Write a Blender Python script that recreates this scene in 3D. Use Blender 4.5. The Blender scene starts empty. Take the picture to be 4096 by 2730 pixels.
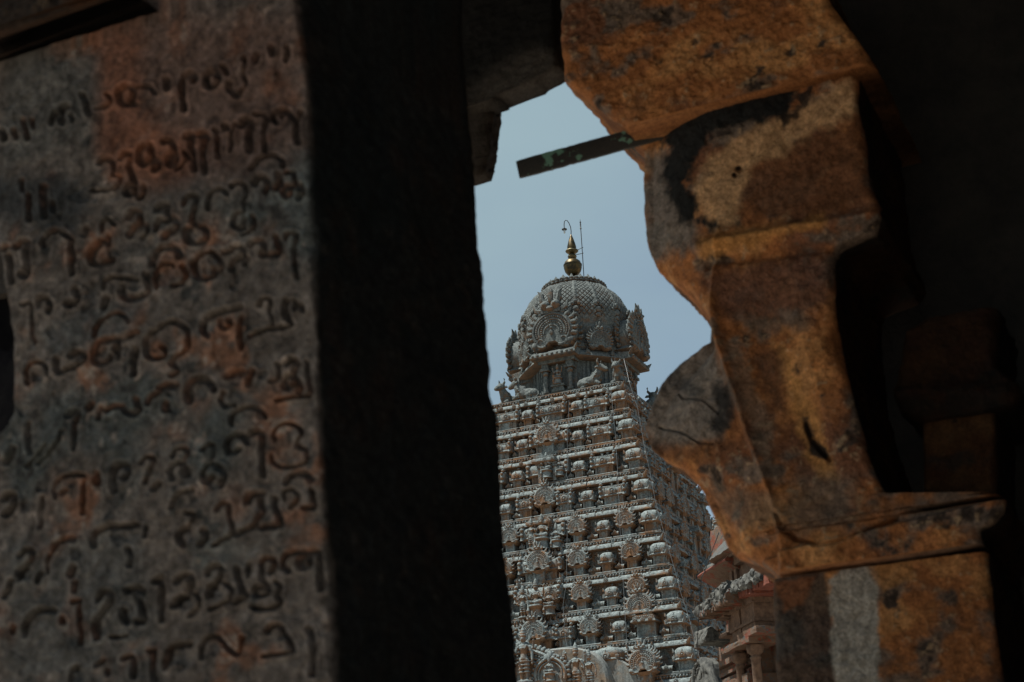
import bpy, math, random
import numpy as np
from mathutils import Vector, Matrix
random.seed(7); rng = np.random.default_rng(7)
R = math.radians
sc = bpy.context.scene
COL = sc.collection
# ------------------------------------------------------------------ camera
S = 2.0; Z0 = 33.14                       # tower modelling unit and height of its top platform
cam_d = bpy.data.cameras.new('camera'); cam = bpy.data.objects.new('camera', cam_d); COL.objects.link(cam)
CR = np.array([0.90408193, 0.42578383, -0.03666043])
CU = np.array([0.18634154, -0.31555453, 0.93043118])
CF = np.array([-0.38459419, 0.84801738, 0.36462836])
CP = np.array([17.11118529*S, -42.6764267*S, -15.4718*S+Z0])
FPX = 6257.75; PW, PH = 4096, 2730
m = Matrix(((CR[0], CU[0], -CF[0], CP[0]), (CR[1], CU[1], -CF[1], CP[1]), (CR[2], CU[2], -CF[2], CP[2]), (0, 0, 0, 1)))
cam.matrix_world = m
cam_d.sensor_width = 36; cam_d.lens = 55.0; cam_d.clip_end = 5000; cam_d.clip_start = 0.05
cam_d.dof.use_dof = True; cam_d.dof.focus_distance = 95; cam_d.dof.aperture_fstop = 7.2
sc.camera = cam
# ------------------------------------------------------------------ sky, sun, exposure
SUN = Vector((-0.34, -0.20, 0.92)).normalized()
w = bpy.data.worlds.new('World'); sc.world = w; w.use_nodes = True
nt = w.node_tree; nt.nodes.clear()
out = nt.nodes.new('ShaderNodeOutputWorld'); bg = nt.nodes.new('ShaderNodeBackground'); bg.inputs[1].default_value = 0.072
sky = nt.nodes.new('ShaderNodeTexSky'); sky.sky_type = 'NISHITA'; sky.sun_disc = False
sky.sun_elevation = math.asin(SUN.z); sky.sun_rotation = math.atan2(SUN.x, SUN.y) % (2*math.pi)
sky.air_density = 1.0; sky.dust_density = 2.2; sky.ozone_density = 1.0
tc = nt.nodes.new('ShaderNodeTexCoord')
mp = nt.nodes.new('ShaderNodeMapping'); mp.inputs['Scale'].default_value = (1.0, 1.0, 2.2)
nz = nt.nodes.new('ShaderNodeTexNoise'); nz.inputs['Scale'].default_value = 2.4; nz.inputs['Detail'].default_value = 5; nz.inputs['Roughness'].default_value = .5
nt.links.new(tc.outputs['Generated'], mp.inputs[0]); nt.links.new(mp.outputs[0], nz.inputs['Vector'])
sep = nt.nodes.new('ShaderNodeVectorMath'); sep.operation = 'DOT_PRODUCT'          # broad veil of cloud, thicker high up to the left
sep.inputs[1].default_value = (-0.72, 0.10, 0.69); nt.links.new(tc.outputs['Generated'], sep.inputs[0])
ad = nt.nodes.new('ShaderNodeMath'); ad.operation = 'MULTIPLY_ADD'; ad.inputs[1].default_value = 0.8
nt.links.new(nz.outputs['Fac'], ad.inputs[0]); nt.links.new(sep.outputs['Value'], ad.inputs[2])
mr = nt.nodes.new('ShaderNodeMapRange'); mr.interpolation_type = 'SMOOTHSTEP'
mr.inputs[1].default_value = 0.72; mr.inputs[2].default_value = 1.22; mr.inputs[3].default_value = 0.36; mr.inputs[4].default_value = 0.88
nt.links.new(ad.outputs[0], mr.inputs[0])
mx = nt.nodes.new('ShaderNodeMix'); mx.data_type = 'RGBA'; mx.inputs['B'].default_value = (3.2, 4.35, 4.7, 1)
nt.links.new(mr.outputs[0], mx.inputs['Factor']); nt.links.new(sky.outputs[0], mx.inputs['A'])
nt.links.new(mx.outputs['Result'], bg.inputs[0]); nt.links.new(bg.outputs[0], out.inputs[0])
sl = bpy.data.lights.new('sun', 'SUN'); sl.energy = 5.0; sl.angle = R(0.5); sl.color = (1.0, 0.965, 0.90)
so = bpy.data.objects.new('sun', sl); COL.objects.link(so); so.rotation_euler = SUN.to_track_quat('Z', 'Y').to_euler(); so.location = (0, 0, 90)
sc.view_settings.view_transform = 'Standard'; sc.view_settings.look = 'None'; sc.view_settings.gamma = 1.0
sc.view_settings.exposure = 0.62
sc.cycles.max_bounces = 6; sc.cycles.diffuse_bounces = 4; sc.cycles.sample_clamp_indirect = 6

# ------------------------------------------------------------------ helpers
def ray(x, y): return CF + CR*((x-PW/2)/FPX) - CU*((y-PH/2)/FPX)
def on_y(x, y, Y):
    d = ray(x, y); return CP + d*((Y-CP[1])/d[1])
def at_depth(x, y, t): return CP + ray(x, y)*t
def to_px(P):
    d = np.asarray(P)-CP; z = d@CF
    return PW/2+FPX*(d@CR)/z, PH/2-FPX*(d@CU)/z

def hash3(ix, iy, iz, seed):
    h = (ix*374761393 + iy*668265263 + iz*2147483647 + seed*1274126177) & 0xffffffff
    h = ((h ^ (h >> 13))*1274126177) & 0xffffffff
    h = ((h ^ (h >> 16))*2246822519) & 0xffffffff
    return ((h ^ (h >> 15)) & 0xffff)/65535.0
def vnoise(P, seed=0):
    P = np.asarray(P, dtype=np.float64); i = np.floor(P).astype(np.int64); f = P-i; f = f*f*(3-2*f)
    r = 0
    for dx in (0, 1):
        for dy in (0, 1):
            for dz in (0, 1):
                wgt = (f[:, 0] if dx else 1-f[:, 0])*(f[:, 1] if dy else 1-f[:, 1])*(f[:, 2] if dz else 1-f[:, 2])
                r = r+wgt*hash3(i[:, 0]+dx, i[:, 1]+dy, i[:, 2]+dz, seed)
    return r
def fbm(P, freq, octv=4, seed=0, gain=.5):
    P = np.asarray(P)*freq; a = 1; s = 0; t = 0
    for o in range(octv):
        s = s+a*(vnoise(P, seed+o*17)-.5); t += a; a *= gain; P = P*2.03+11.7
    return s/t*2
def smooth(a, b, x):
    t = np.clip((x-a)/(b-a), 0, 1); return t*t*(3-2*t)

class MB:
    def __init__(s): s.v = []; s.f = []; s.n = 0
    def add(s, V, F):
        V = np.asarray(V, dtype=float).reshape(-1, 3); s.v.append(V)
        o = s.n; s.f += [tuple(i+o for i in q) for q in F]; s.n += len(V)
    def box(s, x0, x1, y0, y1, z0, z1, tx=0, ty=0):
        V = [(x0, y0, z0), (x1, y0, z0), (x1, y1, z0), (x0, y1, z0), (x0+tx, y0+ty, z1), (x1-tx, y0+ty, z1), (x1-tx, y1-ty, z1), (x0+tx, y1-ty, z1)]
        s.add(V, [(0, 3, 2, 1), (4, 5, 6, 7), (0, 1, 5, 4), (1, 2, 6, 5), (2, 3, 7, 6), (3, 0, 4, 7)])
    def grid(s, G, cu=False, cap=False):
        G = np.asarray(G, float); ny, nx = G.shape[:2]; F = []
        for j in range(ny-1):
            for i in range(nx-(0 if cu else 1)):
                i2 = (i+1) % nx; F.append((j*nx+i, j*nx+i2, (j+1)*nx+i2, (j+1)*nx+i))
        if cap: F.append(tuple(range(nx-1, -1, -1))); F.append(tuple((ny-1)*nx+i for i in range(nx)))
        s.add(G.reshape(-1, 3), F)
    def lathe(s, prof, n=16, c=(0, 0, 0), sq=2.0, sx=1, sy=1, rot=0, lobes=0, la=0):
        t = np.arange(n)*2*np.pi/n; ct, st = np.cos(t), np.sin(t)
        k = (np.abs(ct)**sq+np.abs(st)**sq)**(-1/sq)
        if lobes: k = k*(1+la*np.abs(np.cos(lobes*t/2)))
        cr, sr = math.cos(rot), math.sin(rot); G = []
        for r, z in prof:
            r = max(r, 1e-4); X = r*k*ct*sx; Y = r*k*st*sy
            G.append(np.stack([c[0]+X*cr-Y*sr, c[1]+X*sr+Y*cr, np.full(n, c[2]+z)], 1))
        s.grid(np.array(G), True, True)
    def ball(s, c, r, nu=8, nv=6, M=None):
        r = (r, r, r) if np.isscalar(r) else r
        a = np.linspace(-np.pi/2, np.pi/2, nv+1); t = np.arange(nu)*2*np.pi/nu
        G = np.array([[(max(np.cos(q), 1e-3)*np.cos(u)*r[0], max(np.cos(q), 1e-3)*np.sin(u)*r[1], np.sin(q)*r[2]) for u in t] for q in a])
        if M is not None: G = G@np.array(M).T
        s.grid(G+np.array(c), True, True)
    def tube(s, P, r, n=6, cl=False):
        P = np.asarray(P, float); k = len(P); r = np.full(k, r) if np.isscalar(r) else np.asarray(r)
        T = np.gradient(P, axis=0) if k > 2 else np.repeat([P[-1]-P[0]], k, 0)
        G = []; up = np.array([.13, .21, 1.])
        if abs(T[0] @ up)/np.linalg.norm(T[0])/np.linalg.norm(up) > .95: up = np.array([1., .1, .2])
        for i in range(k):
            d = T[i]/max(np.linalg.norm(T[i]), 1e-9); a = np.cross(d, up); a /= max(np.linalg.norm(a), 1e-9); b = np.cross(d, a)
            t = np.arange(n)*2*np.pi/n; G.append(P[i]+r[i]*(np.cos(t)[:, None]*a+np.sin(t)[:, None]*b))
        s.grid(np.array(G)[:, ::-1], True, True)
    def prism(s, poly, y0, y1, bev=0):      # polygon in x,z extruded along y, front at y0
        p = np.asarray(poly, float); n = len(p)
        if bev:
            c = p.mean(0); q = c+(p-c)*(1-bev/np.maximum(np.linalg.norm(p-c, axis=1), 1e-6))[:, None]
            L = [(q, y0), (p, y0+bev), (p, y1)]
        else: L = [(p, y0), (p, y1)]
        G = np.array([[(a[0], y, a[1]) for a in pp] for pp, y in L])
        ar = np.sum(p[:, 0]*np.roll(p[:, 1], -1)-np.roll(p[:, 0], -1)*p[:, 1])
        if ar > 0: G = G[:, ::-1]
        s.grid(G[::-1] if False else G, True, True)
    def xf(s, M3=None, t=(0, 0, 0), sc_=1.0):
        for i in range(len(s.v)):
            V = s.v[i]*sc_
            if M3 is not None: V = V@np.array(M3).T
            s.v[i] = V+np.array(t)
        return s
    def join(s, o, M3=None, t=(0, 0, 0), sc_=1.0):
        for V in [np.concatenate(o.v)]:
            V = V*sc_
            if M3 is not None: V = V@np.array(M3).T
            k = s.n; s.v.append(V+np.array(t)); s.f += [tuple(i+k for i in q) for q in o.f]; s.n += len(V)
    def mesh(s, name, ang=38):
        me = bpy.data.meshes.new(name); me.from_pydata(np.concatenate(s.v).tolist(), [], s.f); me.validate(); me.update()
        me.shade_smooth(); me.set_sharp_from_angle(angle=R(ang)); return me
    def build(s, name, mat, parent=None, ang=38):
        me = s.mesh(name, ang); return link(name, me, mat, parent)
def link(name, me, mat, parent=None):
    if mat is not None and not me.materials: me.materials.append(mat)
    o = bpy.data.objects.new(name, me); COL.objects.link(o)
    if parent: o.parent = parent
    return o
def rz(a): c, q = math.cos(a), math.sin(a); return np.array([[c, -q, 0], [q, c, 0], [0, 0, 1]])
def tag(o, label=None, cat=None, group=None, kind=None):
    if label: o['label'] = label
    if cat: o['category'] = cat
    if group: o['group'] = group
    if kind: o['kind'] = kind
    return o
def empty(name, loc=(0, 0, 0), rot=0):
    o = bpy.data.objects.new(name, None); COL.objects.link(o); o.location = loc; o.rotation_euler = (0, 0, rot); o.empty_display_size = .2; return o
def copy_tree(o, parent=None):
    c = o.copy(); COL.objects.link(c); c.parent = parent
    for k in list(o.children): copy_tree(k, c)
    return c
def fuse(mb, vox, name):                     # one continuous skin over overlapping volumes
    me = bpy.data.meshes.new(name+'_raw'); me.from_pydata(np.concatenate(mb.v).tolist(), [], mb.f); me.update()
    o = bpy.data.objects.new(name+'_raw', me); COL.objects.link(o)
    md = o.modifiers.new('r', 'REMESH'); md.mode = 'VOXEL'; md.voxel_size = vox
    ms = o.modifiers.new('s', 'SMOOTH'); ms.factor = .5; ms.iterations = 2
    dg = bpy.context.evaluated_depsgraph_get(); r = bpy.data.meshes.new_from_object(o.evaluated_get(dg)); r.name = name
    bpy.data.objects.remove(o); bpy.data.meshes.remove(me); r.shade_smooth(); return r

# ------------------------------------------------------------------ materials
def node(nt, t, **kw):
    n = nt.nodes.new(t)
    for k, v in kw.items(): setattr(n, k, v)
    return n
def ramp(nt, src, stops):
    r = node(nt, 'ShaderNodeValToRGB'); e = r.color_ramp.elements
    while len(e) < len(stops): e.new(.5)
    for q, (p, c) in zip(e, stops): q.position = p; q.color = (*c, 1) if len(c) == 3 else c
    nt.links.new(src, r.inputs[0]); return r
def mixc(nt, f, a, b, mode='MIX'):
    n = node(nt, 'ShaderNodeMix', data_type='RGBA', blend_type=mode)
    for s_, v in ((n.inputs['Factor'], f), (n.inputs['A'], a), (n.inputs['B'], b)):
        if hasattr(v, 'is_linked'): nt.links.new(v, s_)
        elif isinstance(v, (tuple, list)): s_.default_value = (*v, 1)
        else: s_.default_value = v
    return n.outputs['Result']
def noise(nt, co, scale, detail=4, rough=.55, dist=0):
    n = node(nt, 'ShaderNodeTexNoise'); n.inputs['Scale'].default_value = scale; n.inputs['Detail'].default_value = detail
    n.inputs['Roughness'].default_value = rough; n.inputs['Distortion'].default_value = dist
    nt.links.new(co, n.inputs['Vector']); return n.outputs['Fac']
def newmat(name):
    mt = bpy.data.materials.new(name); mt.use_nodes = True; nt = mt.node_tree
    return mt, nt, nt.nodes['Principled BSDF']
def world_pos(nt): return node(nt, 'ShaderNodeNewGeometry')
def bump(nt, h, strength, dist, bs):
    b = node(nt, 'ShaderNodeBump'); b.inputs['Strength'].default_value = strength; b.inputs['Distance'].default_value = dist
    nt.links.new(h, b.inputs['Height']); nt.links.new(b.outputs[0], bs.inputs['Normal']); return b
def mul(nt, a, b_, op='MULTIPLY'):
    n = node(nt, 'ShaderNodeMath', operation=op)
    for i, v in enumerate((a, b_)):
        if hasattr(v, 'is_linked'): nt.links.new(v, n.inputs[i])
        else: n.inputs[i].default_value = v
    return n.outputs[0]
def stone_mat(name, clean, clean2, lichen, lichen2, streak=.5, bs=.6, fine=9.0, red=None, lo=.70):
    # rain-washed upper faces carry grey lichen, sheltered faces keep the clean stone
    mt, nt, b = newmat(name); g = world_pos(nt); pos = g.outputs['Position']
    sx = node(nt, 'ShaderNodeSeparateXYZ'); nt.links.new(g.outputs['Normal'], sx.inputs[0])
    n1 = noise(nt, pos, .8, 5, .6); n2 = noise(nt, pos, 3.2, 6, .65); n3 = noise(nt, pos, fine, 5, .7)
    cl = mixc(nt, ramp(nt, n2, [(.35, (0, 0, 0)), (.66, (1, 1, 1))]).outputs[0], clean, clean2)
    if red: cl = mixc(nt, ramp(nt, n1, [(.5, (0, 0, 0)), (.58, (1, 1, 1))]).outputs[0], cl, red)
    li = mixc(nt, ramp(nt, n3, [(.34, (0, 0, 0)), (.62, (1, 1, 1))]).outputs[0], lichen2, lichen)
    up = mul(nt, sx.outputs['Z'], .62); up = mul(nt, up, mul(nt, n1, 1.4), 'ADD'); up = mul(nt, up, mul(nt, n2, .5), 'ADD')
    mr_ = node(nt, 'ShaderNodeMapRange', interpolation_type='SMOOTHSTEP'); nt.links.new(up, mr_.inputs[0]); mr_.inputs[1].default_value = lo; mr_.inputs[2].default_value = lo+.42
    f = mr_.outputs[0]
    c = mixc(nt, f, cl, li)
    mpn = node(nt, 'ShaderNodeMapping'); mpn.inputs['Scale'].default_value = (2.6, 2.6, .22); nt.links.new(pos, mpn.inputs[0])
    st = noise(nt, mpn.outputs[0], 1.2, 5, .65)
    c = mixc(nt, ramp(nt, st, [(.52, (0, 0, 0)), (.68, (streak,)*3)]).outputs[0], c, (.045, .05, .05))
    nt.links.new(c, b.inputs['Base Color']); b.inputs['Roughness'].default_value = .92; b.inputs['Specular IOR Level'].default_value = .15
    h = mul(nt, n3, mul(nt, n2, 1.4), 'ADD'); bump(nt, h, bs, .05, b); return mt
M_TOWER = stone_mat('tower_stone', (.22, .12, .062), (.145, .09, .058), (.24, .28, .275), (.075, .09, .09))
M_DOME = stone_mat('dome_stone', (.16, .095, .055), (.105, .072, .05), (.15, .168, .16), (.045, .055, .055), .92, .6, 9.0, None, .52)
M_PLASTER = stone_mat('lime_plaster', (.22, .165, .115), (.19, .155, .12), (.225, .24, .225), (.14, .15, .145), .6, .3)
def metal(name, col, rough, col2=None, met=1.0, sc_=3.):
    mt, nt, b = newmat(name); g = world_pos(nt); n = noise(nt, g.outputs['Position'], sc_, 5, .6)
    c = mixc(nt, ramp(nt, n, [(.38, (0, 0, 0)), (.62, (1, 1, 1))]).outputs[0], col, col2 or col)
    nt.links.new(c, b.inputs['Base Color']); b.inputs['Metallic'].default_value = met; b.inputs['Roughness'].default_value = rough; return mt
M_BRASS = metal('aged_brass', (.115, .08, .035), .46, (.035, .034, .025))
M_BRASSD = metal('tarnished_brass', (.16, .12, .06), .5, (.07, .07, .045))
M_IRON = metal('dark_iron', (.03, .04, .045), .6, (.05, .04, .03), .6)
M_GLASS, _nt, _b = newmat('bulb_glass'); _b.inputs['Base Color'].default_value = (.45, .5, .5, 1); _b.inputs['Roughness'].default_value = .15
M_WIREW, _nt, _b = newmat('pale_wire'); _b.inputs['Base Color'].default_value = (.14, .155, .16, 1); _b.inputs['Roughness'].default_value = .5
M_WIRED, _nt, _b = newmat('black_cable'); _b.inputs['Base Color'].default_value = (.012, .013, .015, 1); _b.inputs['Roughness'].default_value = .6
# ------------------------------------------------------------------ the temple tower (modelled in tier heights, scaled by S)
A0, AB = 2.152, 0.2642
def ak(k): return A0+AB*k
def circ(cx, cz, r, n=18, a0=0, a1=2*math.pi):
    t = np.linspace(a0, a1, n, endpoint=(a1-a0) < 6.28); return np.stack([cx+r*np.cos(t), cz+r*np.sin(t)], 1)
def ring(mb, cx, cz, y, r, tr, a0=-.4, a1=math.pi+.4, n=16):
    q = circ(cx, cz, r, n, a0, a1); mb.tube([(x, y, z) for x, z in q], tr, 5)
def kudu(mb, x, y, z, r, t=.05):
    a = np.linspace(-.55, math.pi+.55, 17); P = [(x+r*math.cos(q), z+r*math.sin(q)) for q in a]
    P[8] = (x, z+r*1.5); P = P+[(x-r*1.15, z-r*.85), (x-r*.5, z-r*.62), (x+r*.5, z-r*.62), (x+r*1.15, z-r*.85)]
    mb.prism(P, y-t, y+.02, r*.12)
    ring(mb, x, z, y-t, r*.66, r*.13, -.5, math.pi+.5, 12); mb.ball((x, y-t-.003, z-.05*r), r*.3, 8, 5)
    mb.ball((x, y-t*.6, z+r*1.45), (r*.16, r*.16, r*.32), 6, 4)
def panel(mb, r, t, fine=1.0, leaves=13, lf=.62, cs=.72, wx=1.12):
    """horseshoe gable: disc with flame leaves, bead rings, makara volutes and a horned face on top; centre (0,0), front at y=0"""
    a = np.linspace(-.62, math.pi+.62, 41); P = [(r*math.cos(q), r*math.sin(q)) for q in a]
    P += [(-.98*r, -.78*r), (-.78*r, -.93*r), (-.42*r, -.86*r), (-.16*r, -.62*r), (.16*r, -.62*r), (.42*r, -.86*r), (.78*r, -.93*r), (.98*r, -.78*r)]
    mb.prism(P, 0, t, r*.07)
    for i in range(leaves):
        q = -.55+(math.pi+1.1)*i/(leaves-1)
        if abs(q-math.pi/2) < .3: continue
        s_ = r*lf*(.19+.05*rng.random()); c, q2 = math.cos(q), math.sin(q)
        M = np.array([[c, 0, -q2], [0, 1, 0], [q2, 0, c]])
        for yy in ((.12*r,) if t < .4*r else (.12*r, t*.8)):
            mb.ball((c*r*1.03, yy, q2*r*1.03), (s_*1.15, s_*.8, s_*.72), 8, 5, M)
            mb.tube([(c*r*1.08, yy, q2*r*1.08), (c*r*1.2, yy, q2*r*1.2+.08*r), (c*r*1.22, yy, q2*r*1.22+.2*r)], [s_*.6, s_*.45, s_*.08], 6)
    ring(mb, 0, -.02*r, 0, r*.86, r*.055, -.55, math.pi+.55, 24)
    ring(mb, 0, -.05*r, 0, r*.62, r*.05, -.35, math.pi+.35, 20); ring(mb, 0, -.08*r, 0, r*.36, r*.05, -.2, math.pi+.2, 14)
    for rr, n, b in ((.74, int(19*fine), .062), (.49, int(13*fine), .055)):
        for i in range(n):
            q = -.35+(math.pi+.7)*i/(n-1); mb.ball((rr*r*math.cos(q), -.01*r, rr*r*math.sin(q)-.04*r), b*r, 6, 4)
    for sg in (-1, 1):
        q = np.linspace(0, 4.6, 18); rr = np.linspace(.34, .07, 18)*r
        mb.tube([(sg*(.50*r+rr[i]*math.cos(-q[i]+2.2)), -.01*r, -.52*r-rr[i]*math.sin(-q[i]+2.2)*.9) for i in range(18)], np.linspace(.075, .035, 18)*r, 5)
        mb.ball((sg*.80*r, .02*r, -.66*r), (.2*r, .09*r, .16*r), 8, 5)
    for i in range(len(mb.v)): mb.v[i] = mb.v[i]*np.array([wx, 1, 1])
    cw = MB()
    for sg in (-1, 1):
        cw.ball((sg*.23, .05, .25), (.21, .24, .22), 10, 7); cw.ball((sg*.23, -.17, .25), .08, 6, 4)
        cw.tube([(sg*.25, .08, .38), (sg*.38, .06, .56), (sg*.38, .05, .78), (sg*.54, .05, .95)], np.array([.15, .13, .09, .02]), 7)
        cw.tube([(sg*.45, .08, .05), (sg*.66, .06, .12), (sg*.76, .05, .38)], np.array([.12, .1, .02]), 6)
    cw.box(-.42, .42, -.03, t*.7/r, -.07, .1); cw.ball((0, -.08, .08), (.17, .12, .12), 8, 5); cw.ball((0, .06, .68), (.13, .1, .38), 8, 7)
    mb.join(cw, None, (0, 0, .98*r), cs*r)
    mb.ball((0, -.03*r, -.1*r), (.11*r, .07*r, .15*r), 8, 6); mb.ball((0, -.05*r, .1*r), .07*r, 6, 5)
    return mb
POT = [(.0, 0), (.034, 0), (.026, .025), (.03, .035), (.05, .055), (.055, .075), (.045, .1), (.018, .115), (.014, .13), (.026, .142), (.014, .155), (.012, .17), (.0, .2)]
def pot(mb, c, s=1.0): mb.lathe([(r*s, z*s) for r, z in POT], 10, c)
def pilaster(mb, x, y, z0, z1, w_=.05, d=.02):
    mb.box(x-w_/2, x+w_/2, y-d, y+.01, z0, z1-.05); mb.box(x-w_*.75, x+w_*.75, y-d*1.6, y+.01, z1-.05, z1-.02); mb.box(x-w_*1.0, x+w_*1.0, y-d*2, y+.01, z1-.02, z1)
ROOF = [(.17, 0), (.205, -.005), (.255, .012), (.268, .04), (.255, .07), (.24, .08), (.246, .12), (.25, .19), (.24, .26), (.212, .32), (.155, .375), (.07, .405), (.03, .412)]

def proto_kuta(v, corner=False):
    g = .34 if corner else .30; d = 1.14 if corner else 1.0
    b = MB(); b.box(-g/2, g/2, 0, .38, 0, .27)
    for x in (-g/2+.03, g/2-.03): pilaster(b, x, 0, .0, .27)
    b2 = MB(); pilaster(b2, 0, 0, 0, .27); b.join(b2, rz(math.pi/2), (g/2, .1, 0)); b.join(b2, rz(math.pi/2), (g/2, .26, 0))
    b.box(-g/2-.02, g/2+.02, -.02, .38, 0, .03); b.box(-g/2-.03, g/2+.03, -.03, .38, .3, .27)
    body = b.build('domed_shrine', M_TOWER)
    r = MB(); hc = .17
    r.lathe([(q*d, z) for q, z in ROOF], 44, (0, hc, .26), (4.5, 3.4, 3.8)[v], lobes=(0, 8, 0)[v], la=.05)
    for i, an in enumerate((0, math.pi/2, -math.pi/2)):
        kk = MB(); kudu(kk, 0, 0, 0, (.085, .095, .09)[v]); r.join(kk, rz(an), (math.sin(an)*.238*d, hc-math.cos(an)*.238*d, .26+.16))
    for an in np.arange(4)*math.pi/2+math.pi/4:
        c = np.array([math.cos(an), math.sin(an)])*.315*d
        r.tube([(c[0]*.96, hc+c[1]*.96, .28), (c[0]*1.03, hc+c[1]*1.03, .34), (c[0]*1.12, hc+c[1]*1.12, .40)], [.05, .04, .008], 6)
        r.tube([(c[0]*.97, hc+c[1]*.97, .50), (c[0]*1.0, hc+c[1]*1.0, .55), (c[0]*1.06, hc+c[1]*1.06, .6)], [.035, .03, .006], 6)
    for zz in (.35, .378):                                         # mouldings and small knobs along the eave
        for sg in (-1, 1): r.box(sg*.165*d-.045, sg*.165*d+.045, hc-.247*d, hc-.2*d, zz, zz+.013)
    for i in range(9):
        x = (i-4)*.052*d; r.ball((x, hc-.262*d, .285), .016, 6, 4); r.ball((.262*d, hc+x, .285), .016, 6, 4)
    link('dome_roof', r.mesh('dome_roof'), M_TOWER, body)
    f = MB(); pot(f, (0, hc-.03, .655), (1.25, 1.1, .75)[v]); link('finial', f.mesh('finial'), M_TOWER, body); return body

def proto_sala(v, wd=.8, npots=2):
    b = MB(); g = wd*.74; b.box(-g/2, g/2, 0, .38, 0, .27)
    for x in (-g/2+.03, -g*.2, g*.2, g/2-.03): pilaster(b, x, 0, 0, .27, .06)
    b.box(-g*.17, g*.17, -.045, .02, 0, .27); b.box(-g/2-.02, g/2+.02, -.03, .38, 0, .03); b.box(-g/2-.02, g/2+.02, -.035, .38, .3, .27)
    body = b.build('barrel_shrine', M_TOWER)
    r = MB(); L = wd/2-.05; hc = .17; P = []
    for q, z in ROOF[1:]: P.append((hc-q*1.02, z+.26))
    P += [(hc+q*.8, z+.26) for q, z in ROOF[1:][::-1]]
    xs = np.linspace(-L, L, 13); G = [[(x, y, z-(.03*(1-(x/L)**2) if z > .55 else 0)) for y, z in P] for x in xs]; r.grid(np.array(G), True, True)
    for sg in (-1, 1):                                             # end gables with leaves and a horned mask
        E = MB(); a = np.linspace(-.5, math.pi+.5, 15); Q = [(.285*math.cos(q), .19+.2*math.sin(q)) for q in a]+[(-.3, 0), (.3, 0)]
        E.prism(Q, -.05, .05, .02)
        for i in range(8):
            q = -.3+(math.pi+.6)*i/7; E.ball((.295*math.cos(q), 0, .23+.26*math.sin(q)), (.05, .055, .055), 7, 5)
        for s2 in (-1, 1):
            E.ball((s2*.07, 0, .52), (.065, .06, .06), 8, 6); E.tube([(s2*.08, 0, .55), (s2*.12, 0, .61), (s2*.15, 0, .66)], [.045, .035, .006], 6)
        E.box(-.1, .1, -.045, .045, .45, .51); E.ball((0, -.0, .59), (.04, .04, .08), 7, 5)
        ring(E, 0, .22, -.05, .19, .02, -.3, math.pi+.3, 12); ring(E, 0, .22, .05, .19, .02, -.3, math.pi+.3, 12); E.ball((0, 0, .22), (.06, .07, .09), 8, 5)
        r.join(E, rz(math.pi/2), (sg*(L+.02), hc, .26))
        r.box(sg*(L-.09)-.018, sg*(L-.09)+.018, hc-.262, hc-.2, .28, .55)
    kudu(r, 0, hc-.235, .26+.16, .125)
    if wd > .9:
        for sg in (-1, 1): kudu(r, sg*wd*.27, hc-.235, .26+.15, .1)
    n = int(wd/.055)
    for i in range(n):
        x = -L+.05+(2*L-.1)*i/(n-1); r.ball((x, hc-.268, .285), .016, 6, 4)
        if v != 1: r.ball((x, hc-.235, .27+.30), (.02, .02, .03), 6, 4)
    for zz in (.35, .378):
        for sg in (-1, 1): r.box(sg*wd*.25-.07, sg*wd*.25+.07, hc-.25, hc-.2, zz, zz+.013)
    link('barrel_roof', r.mesh('barrel_roof'), M_TOWER, body)
    f = MB(); pot(f, (0, 0, 0), 1.15); fm = f.mesh('finial')
    for i in range(npots): link('finial', fm, M_TOWER, body).location = ((i-(npots-1)/2)*(wd*.24), hc-.04, .63)
    return body

def proto_nasi(v, r=.27):
    b = MB(); g = .30*r/.27; b.box(-g/2, g/2, .02, .38, 0, .28); b.box(-g/2-.02, g/2+.02, .0, .38, 0, .03)
    for x in (-g/2+.03, g/2-.03): pilaster(b, x, .02, 0, .28, .05)
    b.lathe([(.13, 0), (.2, .05), (.24, .1)], 20, (0, .17, .2), 4)
    body = b.build('gable_shrine', M_TOWER)
    p_ = MB(); panel(p_, r, .26, 1.0, (13, 11, 12)[v]); p_.xf(None, (0, -.07, .27+r*.9)); link('gable_panel', p_.mesh('gable_panel'), M_TOWER, body); return body

def proto_box():
    b = MB(); b.box(-.27, .27, 0, .38, 0, .4); b.box(-.31, .31, -.04, .38, 0, .05)
    body = b.build('flat_shrine', M_TOWER); r = MB()
    prof = [(.27, .4), (.36, .405), (.38, .43), (.36, .48), (.32, .5), (.33, .51), (.33, .57), (.28, .575), (.28, .62), (.0, .62)]
    r.lathe([(q, z) for q, z in prof], 4, (0, .18, 0), 2, rot=math.pi/4, sx=1.41, sy=1.2)
    for x in (-.22, 0, .22): kudu(r, x, -.235, .45, .06)
    for i in range(10): r.ball((-.27+.06*i, -.22, .54), .024, 6, 4)
    link('flat_roof', r.mesh('flat_roof'), M_TOWER, body); return body

def proto_ellip():
    b = MB(); b.box(-.3, .3, .05, .38, 0, .3); body = b.build('oval_shrine', M_TOWER); r = MB()
    r.lathe([(q*1.1, z) for q, z in ROOF], 40, (0, .17, .26), 2.4, 1.55, 1.0); kudu(r, 0, -.1, .38, .11); kudu(r, -.3, -.03, .36, .06); kudu(r, .3, -.03, .36, .06)
    link('dome_roof', r.mesh('oval_roof'), M_TOWER, body); f = MB(); f.ball((0, .17, .64), .075, 10, 7); link('finial', f.mesh('oval_finial'), M_TOWER, body); return body

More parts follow.
